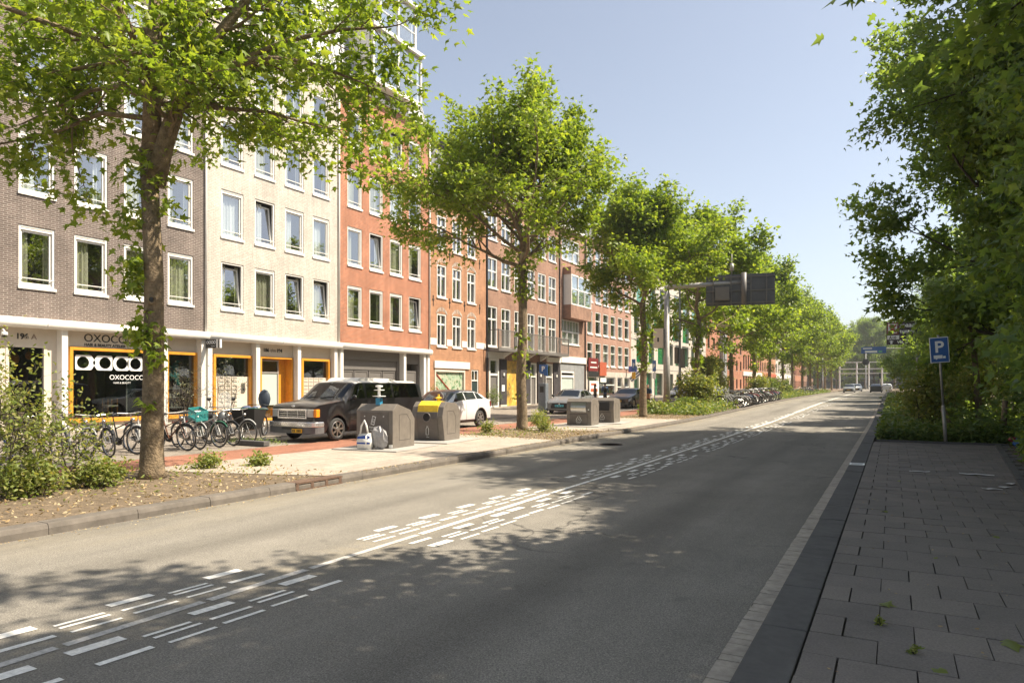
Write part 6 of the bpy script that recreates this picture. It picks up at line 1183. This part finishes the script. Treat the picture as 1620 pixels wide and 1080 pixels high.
scatter('bed_ground_cover', 26000, lambda g: (lambda y: (-.35+g.uniform(0, 1)**1.2*4.6, y, .08))(21.95+60*g.random()**2), .24, .13, 'oval', COVERL, 89)
scatter('bed_shrub_leaves', 9000, lambda g: (lambda y: (1.3+g.uniform(0, 6), y, .1))(21.8+9*g.random()), .5, .17, 'oval', LEAFD, 90)
scatter('side_bed_cover', 7000, lambda g: (lambda y: (1.75+max(0, y-10)*.073+g.uniform(0, 5), y, .08))(9+13*g.random()), .35, .15, 'oval', LEAFD, 91)
scatter('footway_litter', 260, lambda g: (g.uniform(-.4, 2.2), g.uniform(4, 21), .086), .001, .03, 'kite', DRYL, 92, 3, 0)
# fallen leaves and scraps on the footway
gl = np.random.default_rng(5)
for x, y, w_ in ((-.05, 5.35, 'just right of the dark kerb, lower of the two by it'), (.6, 5.0, 'near the lower right corner, right of the joint weeds'), (.25, 4.3, 'lowest of all at the bottom edge'), (-.1, 9.4, 'halfway up the footway beside the kerb'), (.1, 12.6, 'farthest up the footway, left of the paper scraps'), (.9, 8.4, 'halfway up the footway at the right picture edge'), (.35, 7.1, 'in the middle of the footway')):
    o = place('fallen_leaf', leafmesh('fallen_leaf', np.array([[0, 0, 0.]]), .15, 'maple', SHRUBL, gl, 4, 0), None, (x, y, .095)); tag(o, 'fallen maple leaf '+w_, 'leaf', 'fallen leaves on the footway')
PAP = mat('paper_scrap', (.62, .60, .58), .7, var=.15, vs=20)
for (x, y, lx, ly, a, lab) in ((.42, 14.1, .32, .10, 3, 'narrow white paper strip lying on the footway, left of the other scraps'), (1.26, 14.1, .5, .16, -4, 'widest white paper scrap on the footway before the bed kerb'), (1.28, 12.2, .26, .10, 8, 'white paper scrap lowest on the footway at the right'), (1.46, 12.5, .2, .14, 30, 'small crumpled white scrap beside the lowest one'), (1.6, 13.0, .24, .1, 55, 'slanted white paper scrap near the right picture edge')):
    b = MB(); n_ = 4; vs = [(-lx/2+lx*i/n_, s_*ly/2, .004+.012*math.sin(i*1.9+x)**2) for i in range(n_+1) for s_ in (-1, 1)]; b.add(vs, [(2*i, 2*i+2, 2*i+3, 2*i+1) for i in range(n_)]); o = b.build('paper_scrap', PAP, None, loc=(x, y, .088)); o.rotation_euler = (0, 0, R(a)); tag(o, lab, 'litter')
b = MB(); b.box(-.13, .13, -.17, .17, 0, .008); [b.box(-.10, .10, q, q+.03, .008, .010, 1) for q in (-.13, -.06, .01, .08)]; tag(b.build('kerb_plate', [SIGNW, GALV], None, loc=(-.60, 14.9, .086)), 'pale printed plate fixed on the dark right kerb', 'plate')
t = thing('litter_bag', 'blue and red plastic bag lying at the right picture edge', 'bag', (2.75, 20.5, .1)); b = MB(); b.sphere((0, 0, .13), (.2, .16, .14), 10); b.build('sack', BLUE, t); b = MB(); b.sphere((-.16, .05, .2), (.12, .1, .07), 8); b.build('red_end', SR, t)
t = thing('wooden_post', 'short weathered wooden post at the corner of the planting bed', 'post', (2.62, 22.6, .06)); b = MB(); b.tube([(0, 0, 0), (.01, .0, .6), (.04, 0, 1.15)], [.075, .07, .065], 10); b.build('post', BARK, t, True); b = MB(); b.lathe([(.062, 0), (.001, .006)], (.04, 0, 1.15), 10); b.build('post_top', SLAB[2], t)
for i, (x, y, h_, lab) in enumerate(((2.4, 25.8, 3.4, 'leaning slender trunk behind the wooden post'), (1.5, 23.3, .9, 'grey stump right behind the parking sign pole'), (5.2, 25.2, 3.8, 'reddish trunk pair at the right picture edge'))):
    t = thing('tree_stem', lab, 'tree stem', (x, y, .05)); b = MB(); b.tube([(0, 0, 0), (-.08, .05, h_*.5), (-.22, .1, h_)], [.11, .09, .07], 9); 
    if i == 2: b.tube([(.45, 0, 0), (.5, .05, h_*.6), (.4, .1, h_)], [.1, .09, .07], 9)
    b.build('trunk', BARK, t, True)
for i, (x, y) in enumerate(((-.075, 4.93), (.105, 4.5))):
    shrub('small green weed in a footway joint, %s of two' % ('upper left' if i == 0 else 'lower right'), x, y, .075, .05, .012, 3, 1, .022, SHRUBL, seed=90+i, name='joint_weed', cat='weed', sp=.008, group='weeds in the footway joints')
t = thing('wheel_stop', 'low dark concrete kerb block lying before the van', 'kerb block', (-14.7, 12.35, .05)); b = MB(); b.box(-.55, .55, -.10, .10, 0, .13); b.build('block', KERBD, t, bevel=.02)
t = thing('brick_building', 'low brick house glimpsed through the trees at the far right', 'house'); 
def back(b, x0, x1, y0, y1, h_): b.box(x0, x1, y0, y1, 0, h_)
b = MB(); b.box(15, 24, 12, 44, 0, 6); b.build('wall', REDBR, t); b = MB(); b.prism([(14.6, 6), (19.5, 9), (24.4, 6)], 11.8, 44.2, 'y'); b.build('roof', SLATE, t)
for i in range(8):
    b = MB(); b.box(14.93, 15.0, 14+i*3.6, 15.4+i*3.6, 1, 2.8); o = b.build('window', WHITE, t); b = MB(); b.box(14.92, 14.93, 14.1+i*3.6, 15.3+i*3.6, 1.1, 2.7); b.build('pane', BLACK, o)

# the hazy air over the whole street
hm = bpy.data.materials.new('haze_air'); hm.use_nodes = True; n = hm.node_tree.nodes; n.remove(n['Principled BSDF'])
pv = n.new('ShaderNodeVolumePrincipled'); pv.inputs['Color'].default_value = (.95, .97, 1, 1); pv.inputs['Density'].default_value = .0005; pv.inputs['Anisotropy'].default_value = .35
hm.node_tree.links.new(pv.outputs[0], n['Material Output'].inputs['Volume'])
b = MB(); b.box(-905, 905, -905, 1205, -1.4, 31); tag(b.build('haze', hm), kind='stuff')
